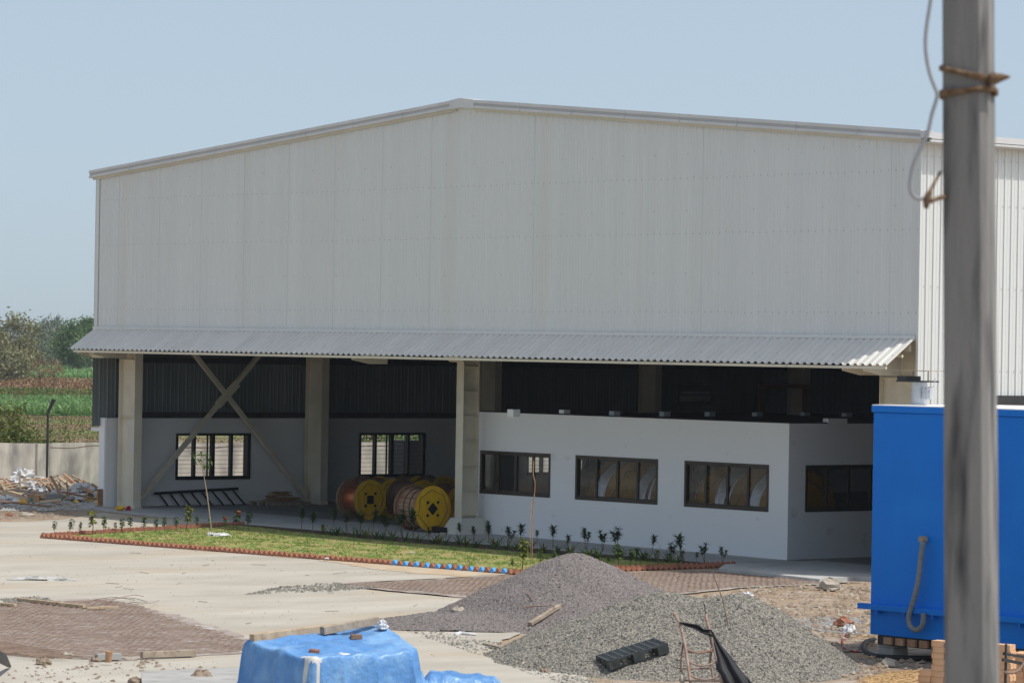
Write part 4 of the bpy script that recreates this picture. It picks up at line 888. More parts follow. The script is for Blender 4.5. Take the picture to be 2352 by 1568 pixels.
# ================================================================ trees and field plants
M['tree_o'] = leafmat('olive_tree_leaves', (.18, .185, .09), (.28, .275, .14), .25); M['tree_g'] = leafmat('green_tree_leaves', (.085, .145, .05), (.165, .235, .085), .2); M['tree_h'] = leafmat('haze_paled_tree_leaves', (.14, .17, .11), (.21, .235, .155), .15); M['dryleaf'] = leafmat('dry_brown_leaves', (.20, .12, .06), (.30, .20, .10), .5)  # tree_h: distance haze is painted into the paler grey green leaf colour
M['cropleaf'] = leafmat('bright_crop_leaves', (.15, .27, .085), (.23, .36, .14), .3); M['weedleaf'] = leafmat('weed_leaves', (.09, .14, .03), (.20, .18, .06), .25)
def tree(px, pyb, dist, h, wdt, m, label, name='tree', leaves=5000, lsz=.28, trunk=.22, low=.25, seed=0, clumps=26, group='trees beyond the fields', bare=False, spread=.55):
    rnd = np.random.default_rng(seed); p = at(px, 800, dist); zb = gz(p[0], p[1]); base_ = np.array((p[0], p[1], zb)); r = thing(name, label, 'tree' if name == 'tree' else 'shrub', base_, group=group)
    b = MB(); cs = []
    for k in range(clumps):
        while True:
            q = rnd.uniform(-1, 1, 3)
            if q @ q < 1: break
        zz = low + (1 - low) * (.5 + .5 * q[2]); wr = wdt / 2 * (math.sin(math.pi * min(1, max(.1, (zz - low + .12) / (1.12 - low)))) ** .6)
        cs.append(np.array((q[0] * wr, q[1] * wr, zz * h)))
    b.tube([(0, 0, -.1), (rnd.uniform(-.3, .3), 0, h * .25), (rnd.uniform(-.4, .4), rnd.uniform(-.4, .4), h * .6)], [trunk, trunk * .75, trunk * .3], 7)
    for c in cs[:16] if not bare else cs: s = np.array((0, 0, h * rnd.uniform(.05 if bare else .18, .45))); b.tube([s, (s + c) / 2 + rnd.uniform(-.3, .3, 3) * h * .06, c], [trunk * .35, trunk * .22, trunk * .07], 5)
    b.build('trunk', M['bark'], r)
    per = leaves // clumps; V = []; F = []
    C = np.repeat(np.array(cs), per, axis=0); sz = rnd.uniform(.5, 1.0, clumps).repeat(per)[:, None] * wdt * spread * .3
    o = rnd.normal(0, 1, C.shape) * sz * np.array((1, 1, .8)); P_ = C + o; n = len(P_)
    a = rnd.normal(0, 1, (n, 3)); a /= np.linalg.norm(a, axis=1)[:, None]; c2 = np.cross(a, rnd.normal(0, 1, (n, 3))); c2 /= np.linalg.norm(c2, axis=1)[:, None]
    L = rnd.uniform(.5, 1.1, (n, 1)) * lsz
    V = np.concatenate([P_ - a * L, P_ + c2 * L * .45, P_ + a * L, P_ - c2 * L * .45], axis=1).reshape(-1, 3); V[:, 2] = np.maximum(V[:, 2], .05)
    bb = MB(); bb.v = [tuple(v) for v in V]; bb.f = [(4 * i, 4 * i + 1, 4 * i + 2, 4 * i + 3) for i in range(n)]; bb.m = [0] * n
    bb.build('crown', M[m], r); return r
tree(40, 868, 470, 8.2, 6.2, 'tree_o', 'thin olive green tree left of the warehouse with sky showing through its top', leaves=5200, seed=1, spread=.5, low=.12, clumps=34)
tree(-14, 868, 465, 6.4, 4.6, 'tree_o', 'olive tree cut off by the left edge of the picture', leaves=3500, seed=2, low=.1)
tree(168, 851, 560, 7.4, 5.6, 'tree_g', 'dark green tree with a rounded crown next to the warehouse corner', leaves=6000, seed=3, low=.08, spread=.6)
tree(200, 851, 575, 8.4, 4.0, 'tree_g', 'taller slim green tree rising just left of the warehouse eave', leaves=4200, seed=4, low=.2)
tree(128, 838, 800, 9.6, 9.5, 'tree_h', 'far hazy grey green tree between the olive tree and the green tree', leaves=4500, seed=5, lsz=.4, low=.05)
tree(98, 838, 760, 8.2, 8, 'tree_h', 'far hazy low tree behind the right side of the olive tree', leaves=4000, seed=6, lsz=.4, low=.05)
tree(75, 856, 600, 5.2, 6.5, 'tree_h', 'low grey green tree behind the foot of the olive tree', leaves=3500, seed=7, low=.03)
tree(215, 851, 610, 5.0, 7, 'tree_h', 'low dark tree under the left tip of the metal canopy', leaves=4200, seed=8, low=.02)
tree(150, 852, 640, 4.6, 7, 'tree_g', 'low bushy green tree at the foot of the rounded green tree', leaves=4200, seed=9, low=.02)
tree(260, 845, 660, 6, 9, 'tree_h', 'grey green tree hidden behind the left end of the warehouse', leaves=3000, seed=10, low=.03)
tree(18, 872, 440, 3.6, 5.5, 'tree_o', 'low olive bush at the foot of the thin olive tree', leaves=3500, seed=12, low=.02, name='shrub', group='shrubs in the fields')
tree(92, 884, 400, 2.9, 1.8, 'dryleaf', 'left one of two bare brown shrubs in the dry grass', name='shrub', leaves=160, seed=13, bare=True, clumps=20, low=.25, lsz=.2, trunk=.06, group='shrubs in the fields')
tree(125, 882, 405, 3.2, 2.6, 'dryleaf', 'right one of two bare brown shrubs, with a few dry leaves', name='shrub', leaves=220, seed=14, bare=True, clumps=26, low=.25, lsz=.2, trunk=.06, group='shrubs in the fields')
tree(44, 940, 268, 2.0, 1.0, 'dryleaf', 'thin leafless brown shrub in the tall crop', name='shrub', leaves=60, seed=15, bare=True, clumps=12, low=.3, lsz=.12, trunk=.03, group='shrubs in the fields')
def tufts(name, z0, z1, n, h, m, wd, blades=5, r0=-.152, r1=-.022, seed=0, patch=None):
    rnd = random.Random(seed); b = MB()
    for i in range(n):
        dd = (z0 ** 2 + rnd.random() * (z1 ** 2 - z0 ** 2)) ** .5; rr = dd * rnd.uniform(r0, r1)
        if rnd.random() < .45: rr = dd * rnd.uniform(r0, -.105)
        p = loc_rd(rr, dd)
        if patch is not None and vnoise(p[0], p[1], patch) < rnd.uniform(-.6, .5): continue
        z = gz(p[0], p[1]) + .02
        for k in range(blades):
            a = rnd.uniform(0, 6.28); hh = h * rnd.uniform(.5, 1.1); l = rnd.uniform(.1, .6) * hh; w_ = wd * rnd.uniform(.6, 1.2); ca, sa = math.cos(a), math.sin(a)
            b.add([(p[0] - sa * w_, p[1] + ca * w_, z), (p[0] + sa * w_, p[1] - ca * w_, z), (p[0] + ca * l + sa * w_, p[1] + sa * l - ca * w_, z + hh * .8), (p[0] + ca * l * 1.6, p[1] + sa * l * 1.6, z + hh)], [(0, 1, 2, 3)])
    return tag(b.build(name, M[m]), kind='stuff')
tufts('crop_plants', 244, 290, 3200, .75, 'cropleaf', .05, seed=1)
tufts('crop_plants', 480, 640, 2600, .9, 'cropleaf', .10, seed=2)
tufts('low_crop_plants', 293, 370, 2600, .30, 'weedleaf', .08, seed=3)
tufts('weeds', 130, 240, 9000, .09, 'weedleaf', .03, blades=3, seed=4)
tufts('dry_grass', 373, 476, 1500, .4, 'dryleaf', .08, seed=5)
for i, (px, d_, h, wd_) in enumerate([(8, 150, 2.3, 2.6), (40, 142, 1.75, 2.0), (74, 140, 1.5, 1.7)]):
    tree(px, 0, d_, h, wd_, 'weedleaf', ['tall weedy bush behind the wall at the left edge of the picture', 'yellow green weedy bush behind the wall, second from the left', 'low weedy bush behind the wall, nearest the fence post'][i], name='shrub', leaves=2400, seed=30 + i, lsz=.11, low=.02, trunk=.02, clumps=14, group='weedy bushes behind the wall')
for i, px in enumerate([880, 920, 960]):
    p = on_x(px, 1000, -15.5 - i); d_ = (p - CAM) @ FW
    tree(px, 0, d_, 2.4, 2.6, 'tree_g', 'green bush behind the boundary wall seen through the second grille window', name='shrub', leaves=900, seed=40 + i, lsz=.1, low=.3, trunk=.03, clumps=14, group='bushes seen through the grille window')

# a wood that closes the view far off, left of what the photograph shows
_rn = np.random.default_rng(77); n_ = 16000; dd = _rn.uniform(620, 720, n_); lat = _rn.uniform(-.50, -.152, n_); hmax = 5 + 2.2 * np.sin(lat * 61) + 1.6 * np.sin(lat * 143 + 1)
PP = np.array([CAM[0], CAM[1], 0]) + _r * (lat * dd)[:, None] + _d * dd[:, None]; PP[:, 2] = .3 + hmax * _rn.random(n_) ** .7
a_ = _rn.normal(0, 1, (n_, 3)); a_ /= np.linalg.norm(a_, axis=1)[:, None]; c_2 = np.cross(a_, _rn.normal(0, 1, (n_, 3))); c_2 /= np.linalg.norm(c_2, axis=1)[:, None]
V_ = np.concatenate([PP - a_ * .9, PP + c_2 * .5, PP + a_ * .9, PP - c_2 * .5], axis=1).reshape(-1, 3); V_[:, 2] = np.maximum(V_[:, 2], .3)
b = MB(); b.v = [tuple(v) for v in V_]; b.f = [(4 * i, 4 * i + 1, 4 * i + 2, 4 * i + 3) for i in range(n_)]; b.m = [0] * n_
tag(b.build('far_wood', M['tree_h']), kind='stuff')

# ================================================================ gravel piles
def rdz(p): q = np.array(p) - CAM; return q @ _r, q @ _d
def heightfield(name, r0, r1, d0, d1, step, fn, m, label, cat, jit, kind=None, group=None):
    nr, nd = int((r1 - r0) / step) + 1, int((d1 - d0) / step) + 1
    R_, D_ = np.meshgrid(np.linspace(r0, r1, nr), np.linspace(d0, d1, nd), indexing='ij')
    X = CAM[0] + _r[0] * R_ + _d[0] * D_; Y = CAM[1] + _r[1] * R_ + _d[1] * D_
    Z = fn(R_, D_); G_ = np.clip(-.00625 * (X - 24) + .0016 * Y, -.6, .35)
    k = np.clip(Z / .10 + .5, 0, 1)
    Z = Z + RNG.normal(0, jit, Z.shape) * k
    X = X + RNG.normal(0, jit, Z.shape); Y = Y + RNG.normal(0, jit, Z.shape)
    keep = Z > -.03
    idx = -np.ones(Z.shape, int); V = np.stack([X, Y, G_ + Z + .02], -1)
    F = []
    kk = keep[:-1, :-1] & keep[1:, :-1] & keep[1:, 1:] & keep[:-1, 1:]
    ii, jj = np.nonzero(kk); used_ = np.zeros(Z.shape, bool)
    for di, dj in ((0, 0), (1, 0), (1, 1), (0, 1)): used_[ii + di, jj + dj] = True
    idx[used_] = np.arange(used_.sum()); b = MB(); b.v = [tuple(v) for v in V[used_]]
    b.f = list(zip(idx[ii, jj].tolist(), idx[ii + 1, jj].tolist(), idx[ii + 1, jj + 1].tolist(), idx[ii, jj + 1].tolist())); b.m = [0] * len(b.f)
    o = b.build(name, m, smooth=False); return tag(o, label, cat, group, kind)
def cone(R_, D_, cr, cd, h, sl, sr, sf, sb, rnd=.35):
    x, y = R_ - cr, D_ - cd
    ex = np.where(x < 0, x * sl, x * sr); ey = np.where(y < 0, y * sf, y * sb)
    return h + rnd - np.sqrt(ex ** 2 + ey ** 2 + rnd ** 2)
def wob(R_, D_, s, a): return a * (np.sin(R_ * s + 1.7 * np.sin(D_ * s * .8)) + np.sin(D_ * s * 1.3 + 1.1 * np.sin(R_ * s * .7 + 2)) + .6 * np.sin(R_ * s * 2.7 + D_ * s * 1.9)) / 2.6
A1 = at(1322, 1290, 74.5); a1r, a1d = rdz(A1)
def smax(a, b, k=.08): return np.log(np.exp(a / k) + np.exp(b / k)) * k
def pile1(R_, D_):
    z = cone(R_, D_, a1r, a1d, 1.30, .52, .52, .40, .55, .22)
    t = at(1010, 1420, 72); tr, td = rdz(t)
    z2 = cone(R_, D_, tr, td, .24, .27, .22, .24, .30, .25)
    return smax(z, z2) + wob(R_, D_, 2.6, .045)
heightfield('gravel_pile', a1r - 4.8, a1r + 3.2, a1d - 4.0, a1d + 2.6, .032, pile1, M['gravelp'], 'pointed pile of fine mauve grey gravel in front of the lawn', 'gravel pile', .008)
A2 = at(1690, 1366, 65.5); a2r, a2d = rdz(A2); A3 = at(1545, 1372, 65.8); a3r, a3d = rdz(A3)
def pile2(R_, D_):
    z = smax(cone(R_, D_, a2r, a2d, 1.22, .62, .66, .36, .6, .25), cone(R_, D_, a3r, a3d, 1.15, .42, .6, .34, .6, .3), .1)
    return z + wob(R_, D_, 3.1, .045)
heightfield('gravel_pile', a3r - 3.8, a2r + 2.9, a2d - 4.6, a2d + 2.4, .029, pile2, M['gravel'], 'broad pile of coarse grey gravel behind the rusty trolley', 'gravel pile', .009)
def pz1(px, py):
    """where a sight line meets the piles"""
    q = ray(px, py); t = 55.
    while t < 90:
        p = CAM + q * t; rr, dd = rdz(p); hh = max(float(pile1(np.array(rr), np.array(dd))), float(pile2(np.array(rr), np.array(dd))), 0) + .02
        if p[2] - gz(p[0], p[1]) < hh: return p
        t += .05
    return CAM + q * t
def stick(pts, r, m, name, label, cat, n=6, lift=.02):
    o = MB(); o.tube([np.array(p) + np.array((0, 0, lift)) for p in pts], r, n); o = o.build(name, M[m]); return tag(o, label, cat)
def plank_between(name, m, a, c, w_, h_, label, cat, group=None):
    a, c = np.array(a, float), np.array(c, float); o = MB(); mid = (a + c) / 2; o.beam(a - mid, c - mid, w_, h_); o = o.build(name, M[m], bevel=.006); o.location = tuple(mid); return tag(o, label, cat, group)
up = np.array((0, 0, 1.))
plank_between('board', 'timberg', pz1(1217, 1438) + up * .05, pz1(1284, 1400) + up * .08, .10, .07, 'short weathered board lying on the slope of the mauve gravel pile', 'board')
stick([pz1(1197, 1398), pz1(1230, 1393), pz1(1265, 1391), pz1(1302, 1395)], .016, 'rustlight', 'rusty_bar', 'bent rusty bar lying on the mauve gravel pile above the board', 'bar')
stick([pz1(1210, 1362), pz1(1224, 1384)], .012, 'rust', 'rusty_bar', 'short thin rusty bar sticking up on the upper left slope of the mauve pile', 'bar', 5, .05)
pA = pz1(1676, 1437); q = at(1635, 1310, (pA - CAM) @ FW - .2); stick([pA - up * .1, (pA + q) / 2 + RT * .03, q], [.014, .012, .010], 'rust', 'rebar_rod', 'long thin rusty rod standing upright in the coarse gravel pile', 'rod', 6, 0)
pB = pz1(1636, 1480); q = at(1617, 1386, (pB - CAM) @ FW - .2); stick([pB - up * .1, q], [.011, .009], 'dark_steel', 'rebar_rod', 'shorter dark rod standing in the coarse gravel behind the trolley handles', 'rod', 6, 0)
p = pz1(1672, 1398); o = MB(); o.grid([[p + RT * .02 * j + up * (-.09 * i + .04) + np.array((.02 * math.sin(i * 2), 0, 0)) for j in range(2)] for i in range(4)]); tag(o.build('rag', M['weedleaf']), 'small olive rag tied to the long thin rod in the gravel', 'rag')
p = on_ground(1052, 1415, .1); lumps('rock', M['stone'], p, (.19, .16, .2), 'dark angular rock at the left foot of the mauve gravel pile', 'rock', 31, (9, 7), .25)
o = MB(); pp = [pz1(1047, 1461), pz1(1058, 1457), pz1(1078, 1459), pz1(1094, 1460)]; o.tube([q_ + up * .03 for q_ in pp], [.05, .045, .03, .02], 7); tag(o.build('rag', M['sack'], smooth=True), 'twisted pale rag lying on the low tail of the mauve gravel pile', 'rag')
plank_between('board', 'timberg', on_ground(1115, 1478, .04), on_ground(1165, 1490, .05), .12, .05, 'grey board half buried where the two gravel piles meet', 'board')

# ================================================================ black plastic pallet
o_ = at(1400, 1527, 62.3); ex = at(1510, 1490, 62.9) - at(1385, 1533, 62.3); Lp = np.linalg.norm(ex); ex /= Lp
ey = np.array(_d) * .93 + up * .18 + RT * .25; ey -= ex * (ey @ ex); ey /= np.linalg.norm(ey); ez = np.cross(ex, ey); ez *= np.sign(ez[2])
Hp = .17; pl0 = pz1(1381, 1541); pr0 = pz1(1517, 1500); ex = pr0 - pl0; Lp = np.linalg.norm(ex); ex /= Lp; ey -= ex * (ey @ ex); ey /= np.linalg.norm(ey); ez = np.cross(ex, ey); ez *= np.sign(ez[2]); p0 = pl0 + ez * (Hp + .03) - np.array(_d) * .12 + RT * .16; Wp = .62
pp = thing('plastic_pallet', 'black plastic pallet lying tilted on the front slope of the coarse gravel pile', 'pallet', p0)
def pt(a, b_, c): return ex * a + ey * b_ + ez * c
def pbox(b, a0, a1, b0, b1, c0, c1): b.obox(pt((a0 + a1) / 2, (b0 + b1) / 2, (c0 + c1) / 2), ex * (a1 - a0) / 2, ey * (b1 - b0) / 2, ez * (c1 - c0) / 2)
b = MB()
for k in range(9): q_ = k * (Lp - .035) / 8; pbox(b, q_, q_ + .035, 0, Wp, -.02, 0)
for k in range(8): q_ = k * (Wp - .03) / 7; pbox(b, 0, Lp, q_, q_ + .03, -.024, -.003)
b.build('deck', M['plastic'], pp)
for i in range(3):
    for j in range(3):
        b = MB(); a0 = i * (Lp - .2) / 2; b0 = j * (Wp - .16) / 2
        pbox(b, a0, a0 + .2, b0, b0 + .012, -Hp, -.024); pbox(b, a0, a0 + .2, b0 + .148, b0 + .16, -Hp, -.024); pbox(b, a0, a0 + .012, b0 + .012, b0 + .148, -Hp, -.024); pbox(b, a0 + .188, a0 + .2, b0 + .012, b0 + .148, -Hp, -.024); pbox(b, a0 + .09, a0 + .10, b0 - .004, b0 + .15, -Hp + .01, -.03)
        b.build('foot', M['plastic'], pp)
for j in range(3):
    b = MB(); b0 = j * (Wp - .16) / 2 + .02; pbox(b, 0, Lp, b0, b0 + .10, -Hp - .012, -Hp - .001); b.build('runner', M['plastic'], pp)
for k in range(2):
    b = MB(); a0 = .24 + k * .4; pbox(b, a0, a0 + .1, .002, .012, -.075, -.025); pbox(b, a0 + .13, a0 + .16, .002, .012, -.06, -.025); b.build('side_rib', M['plastic'], pp)

# ================================================================ rusty hand trolley and black cloth
def K(x, y, dist): return at((2300 + x / 2.613) / 1.7415, (2400 + y / 2.613) / 1.7415, dist)
to = K(1370, 830, 60.2); to[2] = gz(to[0], to[1])
tr = thing('hand_trolley', 'rusty tubular hand trolley with curved cross bars standing before the coarse gravel pile', 'trolley', to)
def TD(y): return 60.2 + (865 - y) / 700 * .8                   # it leans away towards the pile
def ktube(name, pts, r, m='rustlight'):
    b = MB(); b.tube([q_ - to for q_ in smooth_pts([K(x, y, TD(y) + dz) for x, y, *z in pts for dz in [z[0] if z else 0]], 4)], r, 8); return b.build(name, M[m], tr, smooth=True)
ktube('rail', [(1032, 138, .12), (1052, 165, .08), (1080, 215), (1103, 262), (1150, 470), (1185, 700), (1210, 880)], .026)
ktube('rail', [(1372, 150, .12), (1376, 200, .05), (1392, 265), (1428, 385), (1468, 560), (1505, 710), (1540, 890)], .026)
for y0_, y1_, xa, xb in ((485, 548, 1155, 1446), (618, 682, 1180, 1474), (765, 826, 1204, 1520)): ktube('cross_bar', [(xa, y0_), (xa + 45, (y0_ + y1_) / 2 + 10), ((xa + xb) / 2, y1_), (xb - 45, (y0_ + y1_) / 2 + 10), (xb, y0_ + 2)], .016)
ktube('brace', [(1162, 540, .02), (1440, 530, .02)], .016, 'rust'); ktube('brace', [(1125, 712, .35), (1425, 708, .35)], .014)
ktube('leg', [(1133, 440, .02), (1108, 640, .28), (1112, 750, .4)], .018, 'rust'); ktube('leg', [(1436, 460, .02), (1412, 640, .28), (1430, 740, .4), (1450, 830, .4)], .018, 'rust')
b = MB(); a, c = K(1205, 838, 60.18), K(1535, 838, 60.18); b.beam(a - to, c - to, .05, .03); a, c = K(1205, 870, 59.9), K(1535, 870, 59.9); b.beam(a - to, c - to, .3, .012); b.build('toe_plate', M['rust'], tr)
for x, dd in ((1120, .25), (1548, .25)):
    c = K(x, 830, 60.2 + dd) - to; axv = RT * .035; b = MB(); b.tube([c - axv, c - axv * .6, c + axv * .6, c + axv], [.075, .095, .095, .075], 18); wh = b.build('wheel', M['tyre'], tr, smooth=False); b = MB(); b.tube([c - axv * 1.3, c + axv * 1.3], .03, 10); b.build('hub', M['rust'], wh)
ktube('axle', [(1120, 832, .25), (1548, 832, .25)], .014, 'rust')
top = [(1085, 228), (1150, 262), (1230, 290), (1310, 335), (1390, 365), (1440, 385)]; topb = [(1105, 228), (1200, 232), (1300, 250), (1345, 300), (1420, 310), (1450, 350)]
P_ = []
for i in range(len(top)):
    row = []
    for t in np.linspace(0, 1, 7): x = topb[i][0] * (1 - t) + top[i][0] * t; y = topb[i][1] * (1 - t) + top[i][1] * t; row.append(K(x, y + 5 * math.sin(t * 9 + i), TD(y) - .04 + .05 * math.sin(t * 8 + i * 1.3)))
    P_.append(row)
b = MB(); b.grid(P_)
L1 = [(1425, 385), (1440, 470), (1462, 600), (1480, 720), (1530, 790), (1570, 870)]; R1 = [(1452, 350), (1530, 470), (1640, 600), (1740, 735), (1800, 800), (1860, 872)]
P_ = []
for i in range(len(L1)):
    row = []
    for t in np.linspace(0, 1, 12):
        x = L1[i][0] * (1 - t) + R1[i][0] * t; y = L1[i][1] * (1 - t) + R1[i][1] * t
        row.append(K(x, y, TD(y) + .0 - .10 * (i / 5) + .07 * math.sin(t * 13 + i * .5) * (i / 5 + .2)))
    P_.append(row)
P2 = []                                                          # finer folds
for i in range(len(P_) - 1):
    for k in range(5): P2.append([P_[i][j] + (P_[i + 1][j] - P_[i][j]) * k / 5 for j in range(12)])
P2.append(P_[-1]); b.grid(P2)
o = b.build('cloth', M['cloth'], smooth=True); sm = o.modifiers.new('thickness', 'SOLIDIFY'); sm.thickness = .006; tag(o, 'black cloth draped over the trolley handles and trailing down its right side', 'cloth')
o = MB(); o.grid([[K(1085 + dx, 225 + 18 * i, 60.85) + RT * .01 * math.sin(i) for dx in (-14 - i * 7, 6 - i * 9)] for i in range(7)]); tag(o.build('rag', M['stake'], smooth=True), 'pale rag strip knotted to the left trolley handle', 'rag')

# ================================================================ tarpaulin over a stack, beams on it
TP = [(562, 1464, .80), (722, 1500, .68), (962, 1484, .72), (868, 1425, .96), (700, 1433, .95)]
TW = [on_z(x, y, z) for x, y, z in TP]; TRD = np.array([rdz(p) for p in TW]); TC = TRD.mean(0); tr0, td0 = TC
_A = np.array([[r_, d_2, 1] for r_, d_2 in TRD]); TPL = np.linalg.lstsq(_A, np.array([z for *_, z in TP]) + .17, rcond=None)[0]
EDG = []
for i in range(5):
    a, c = TRD[i], TRD[(i + 1) % 5]; e = c - a; L_ = np.linalg.norm(e); e /= L_; n_ = np.array((e[1], -e[0]))
    if n_ @ (a - TC) < 0: n_ = -n_
    EDG.append((a, e, n_, L_))
HUMP = rdz(at(1062, 1552, 57.6))
_rr = random.Random(3); CRM = [(math.cos(t), math.sin(t), f_, ph, am) for t, f_, ph, am in [(_rr.uniform(0, 3.14), _rr.uniform(1.1, 4.5), _rr.uniform(0, 6), _rr.uniform(.5, 1)) for _ in range(11)]]
def crumple(x, y):
    xw, yw = x + .10 * np.sin(y * 3.1 + 1), y + .10 * np.sin(x * 2.7); s = 0
    for c_, s_, f_, ph, am in CRM: q = (xw * c_ + yw * s_) * f_ + ph; s = s + am / f_ * np.abs(q - np.floor(q) - .5)
    return s
def ridged(x, y): return np.abs(np.sin(x + 1.4 * np.sin(y * .7))) + .6 * np.abs(np.sin(y * 1.3 + 1.2 * np.sin(x * .8) + 1)) + .4 * np.abs(np.sin(x * 2.3 - y * 1.9))
def tarpz(R_, D_):
    ds = np.stack([(R_ - a[0]) * n_[0] + (D_ - a[1]) * n_[1] for a, e, n_, L_ in EDG]); al = np.stack([(R_ - a[0]) * e[0] + (D_ - a[1]) * e[1] for a, e, n_, L_ in EDG])
    k = .05; d = np.log(np.exp(np.clip(ds / k, -60, 60)).sum(0)) * k; im = ds.argmax(0); along = np.take_along_axis(al, im[None], 0)[0]
    w_ = np.clip(d * 9, 0, 1)
    fold = (np.abs(np.sin(along * 6.3 + .9 * np.sin(along * 2.7) + 2.2 * im)) ** .7 * .30 + np.abs(np.sin(along * 13 + 2.0 * np.sin(along * 3.3) + d * 3)) ** .8 * .06) * w_
    d2 = np.maximum(d + fold - .075, 0)
    steep = np.where(im == 1, 3.4 - 2.3 * np.clip((along / EDG[1][3] - .45) / .55, 0, 1), np.where(im == 2, 1.0, np.where(im == 0, 3.0, 2.4)))
    top = TPL[0] * R_ + TPL[1] * D_ + TPL[2] + .018 * np.sin(4 * R_ + 2 * D_) + .06 - .075 * crumple(R_, D_)
    z = np.minimum(top, top.max() if np.ndim(top) else top) - d2 * steep * (1 + .35 * d2) - .26 * crumple(R_ * 1.6 + .7 * D_, D_ * 1.8) * w_
    x2, y2 = R_ - HUMP[0], D_ - HUMP[1]
    h2 = .46 - .06 * x2 - np.maximum(np.abs(x2) - .50, 0) * 1.2 - np.maximum(np.abs(y2) - .45, 0) * 1.3 - .03 * ridged(x2 * 8, y2 * 6)
    return np.maximum(smax(z, h2, .03), .012)
def tarp_sheet():
    step = .024; r0_, d0_ = TRD[:, 0].min() - .75, TRD[:, 1].min() - .8; r = np.arange(r0_, HUMP[0] + 1.0, step); d = np.arange(d0_, TRD[:, 1].max() + .8, step); R_, D_ = np.meshgrid(r, d, indexing='ij')
    Z = tarpz(R_, D_) + RNG.normal(0, .001, R_.shape)
    X = CAM[0] + _r[0] * R_ + _d[0] * D_; Y = CAM[1] + _r[1] * R_ + _d[1] * D_; G_ = np.clip(-.00625 * (X - 24) + .0016 * Y, -.6, .35)
    b = MB(); n, m = R_.shape; b.v = list(zip(X.ravel().tolist(), Y.ravel().tolist(), (G_ + Z).ravel().tolist()))
    flat = Z < .03; B_ = TRD[1]
    for i in range(n - 1):
        for j in range(m - 1):
            if flat[i, j] and flat[i + 1, j] and flat[i, j + 1] and flat[i + 1, j + 1]: continue
            b.f.append((i * m + j, (i + 1) * m + j, (i + 1) * m + j + 1, i * m + j + 1))
            u_, v_ = R_[i, j] - B_[0], D_[i, j] - B_[1]           # worn patches near the front corner
            wn_ = vnoise(u_ * 3.1, v_ * 4.3, 1.3) + .7 * vnoise(u_ * 9, v_ * 11, 1.)
            near = math.exp(-((u_ + .13) ** 2 / .03 + (v_ - .10) ** 2 / .12)) + .75 * math.exp(-((u_ - .45) ** 2 / .05 + (v_ - .55) ** 2 / .03)) + .7 * math.exp(-((u_ + .12) ** 2 / .008 + (v_ + .14) ** 2 / .02))
            b.m.append(1 if near * 1.1 + wn_ * .62 > .95 else 0)
    return b
o = tarp_sheet().build('tarpaulin', [M['tarp'], M['paleflake']], smooth=True); tag(o, 'worn bright blue tarpaulin draped over a low stack at the bottom of the picture', 'tarpaulin')
def tp(px, py):
    q = ray(px, py); t = 52.
    while t < 66:
        p = CAM + q * t; rr, dd = rdz(p)
        if p[2] - gz(p[0], p[1]) < float(tarpz(np.array(rr), np.array(dd))): return p
        t += .03
    return p
plank_between('timber_beam', 'timber', tp(578, 1473) + up * .055, tp(774, 1449) + up * .06, .11, .125, 'pale square timber beam lying on the left of the blue tarpaulin', 'timber beam')
plank_between('timber_beam', 'timberg', tp(740, 1459) + up * .075, tp(866, 1440) + up * .11, .10, .12, 'grey brown timber beam lying on the right of the blue tarpaulin', 'timber beam')
p = tp(818, 1466) + up * .03; o = MB(); o.box((-.09, -.05, -.04), (.09, .05, .04)); o = o.build('brick', M['woodbrown'], bevel=.008); o.location = p; o.rotation_euler = (0, 0, AZ + .2); tag(o, 'small broken brown brick weighing down the middle of the blue tarpaulin', 'brick')
p = tp(722, 1497); o = MB(); o.box((-.08, -.05, -.045), (.08, .05, .045)); o = o.build('brick', M['brick'], bevel=.008); o.location = p; o.rotation_euler = (.1, .1, AZ); tag(o, 'red brick poking through a tear at the front edge of the blue tarpaulin', 'brick')
p = tp(879, 1446) + up * .05; lumps('bundle', M['sack'], p, (.09, .09, .10), 'white knotted bundle at the right back corner of the blue tarpaulin', 'bundle', 41, (14, 10), .35, 0, None, True)

# ================================================================ reinforcement mats
def mat_mesh(name, poly_px, spacing, dirs, r, lift, label, m='rust', wav=.006):
    poly = [on_ground(x, y)[:2] for x, y in poly_px]; c = np.mean(poly, axis=0); o = thing(name, label, 'rebar mat', (c[0], c[1], gz(*c)))
    rad = max(np.linalg.norm(p - c) for p in poly)
    for di, (ang, sp) in enumerate(dirs):
        d = np.array((math.cos(ang), math.sin(ang))); n = np.array((-d[1], d[0])); b = MB(); k = -rad
        while k < rad:
            s0 = None; run = []
            kk = k + random.uniform(-.012, .012)
            for s in np.arange(-rad, rad, .3):
                p = c + n * (kk + wav * math.sin(s * .8 + k)) + d * s
                if inpoly(p, poly): run.append((p[0] - c[0], p[1] - c[1], gz(*p) - gz(*c) + lift + di * .014 + .002 * math.sin(s * 1.9 + k * 3)))
                elif run:
                    break
            if len(run) > 1: b.tube(run, r, 4, caps=False)
            k += sp
        b.build('bar_layer', M[m], o)
    return o
uang = 0.05
mat_mesh('rebar_mat', [(-90, 1393), (130, 1384), (250, 1380), (330, 1393), (430, 1432), (560, 1468), (612, 1498), (230, 1517), (60, 1512), (-90, 1462)], .2, [(.04, .2), (math.pi / 2 + .08, .2)], .0065, .03, 'rusty reinforcing mat of close crossed bars on the ground at the lower left')
mat_mesh('rebar_mat', [(-90, 1466), (60, 1490), (210, 1521), (120, 1524), (-90, 1505)], .1, [(.2, .12), (math.pi / 2 - .1, .15)], .008, .08, 'darker dense pile of rusty mesh at the lower left corner of the big mat')
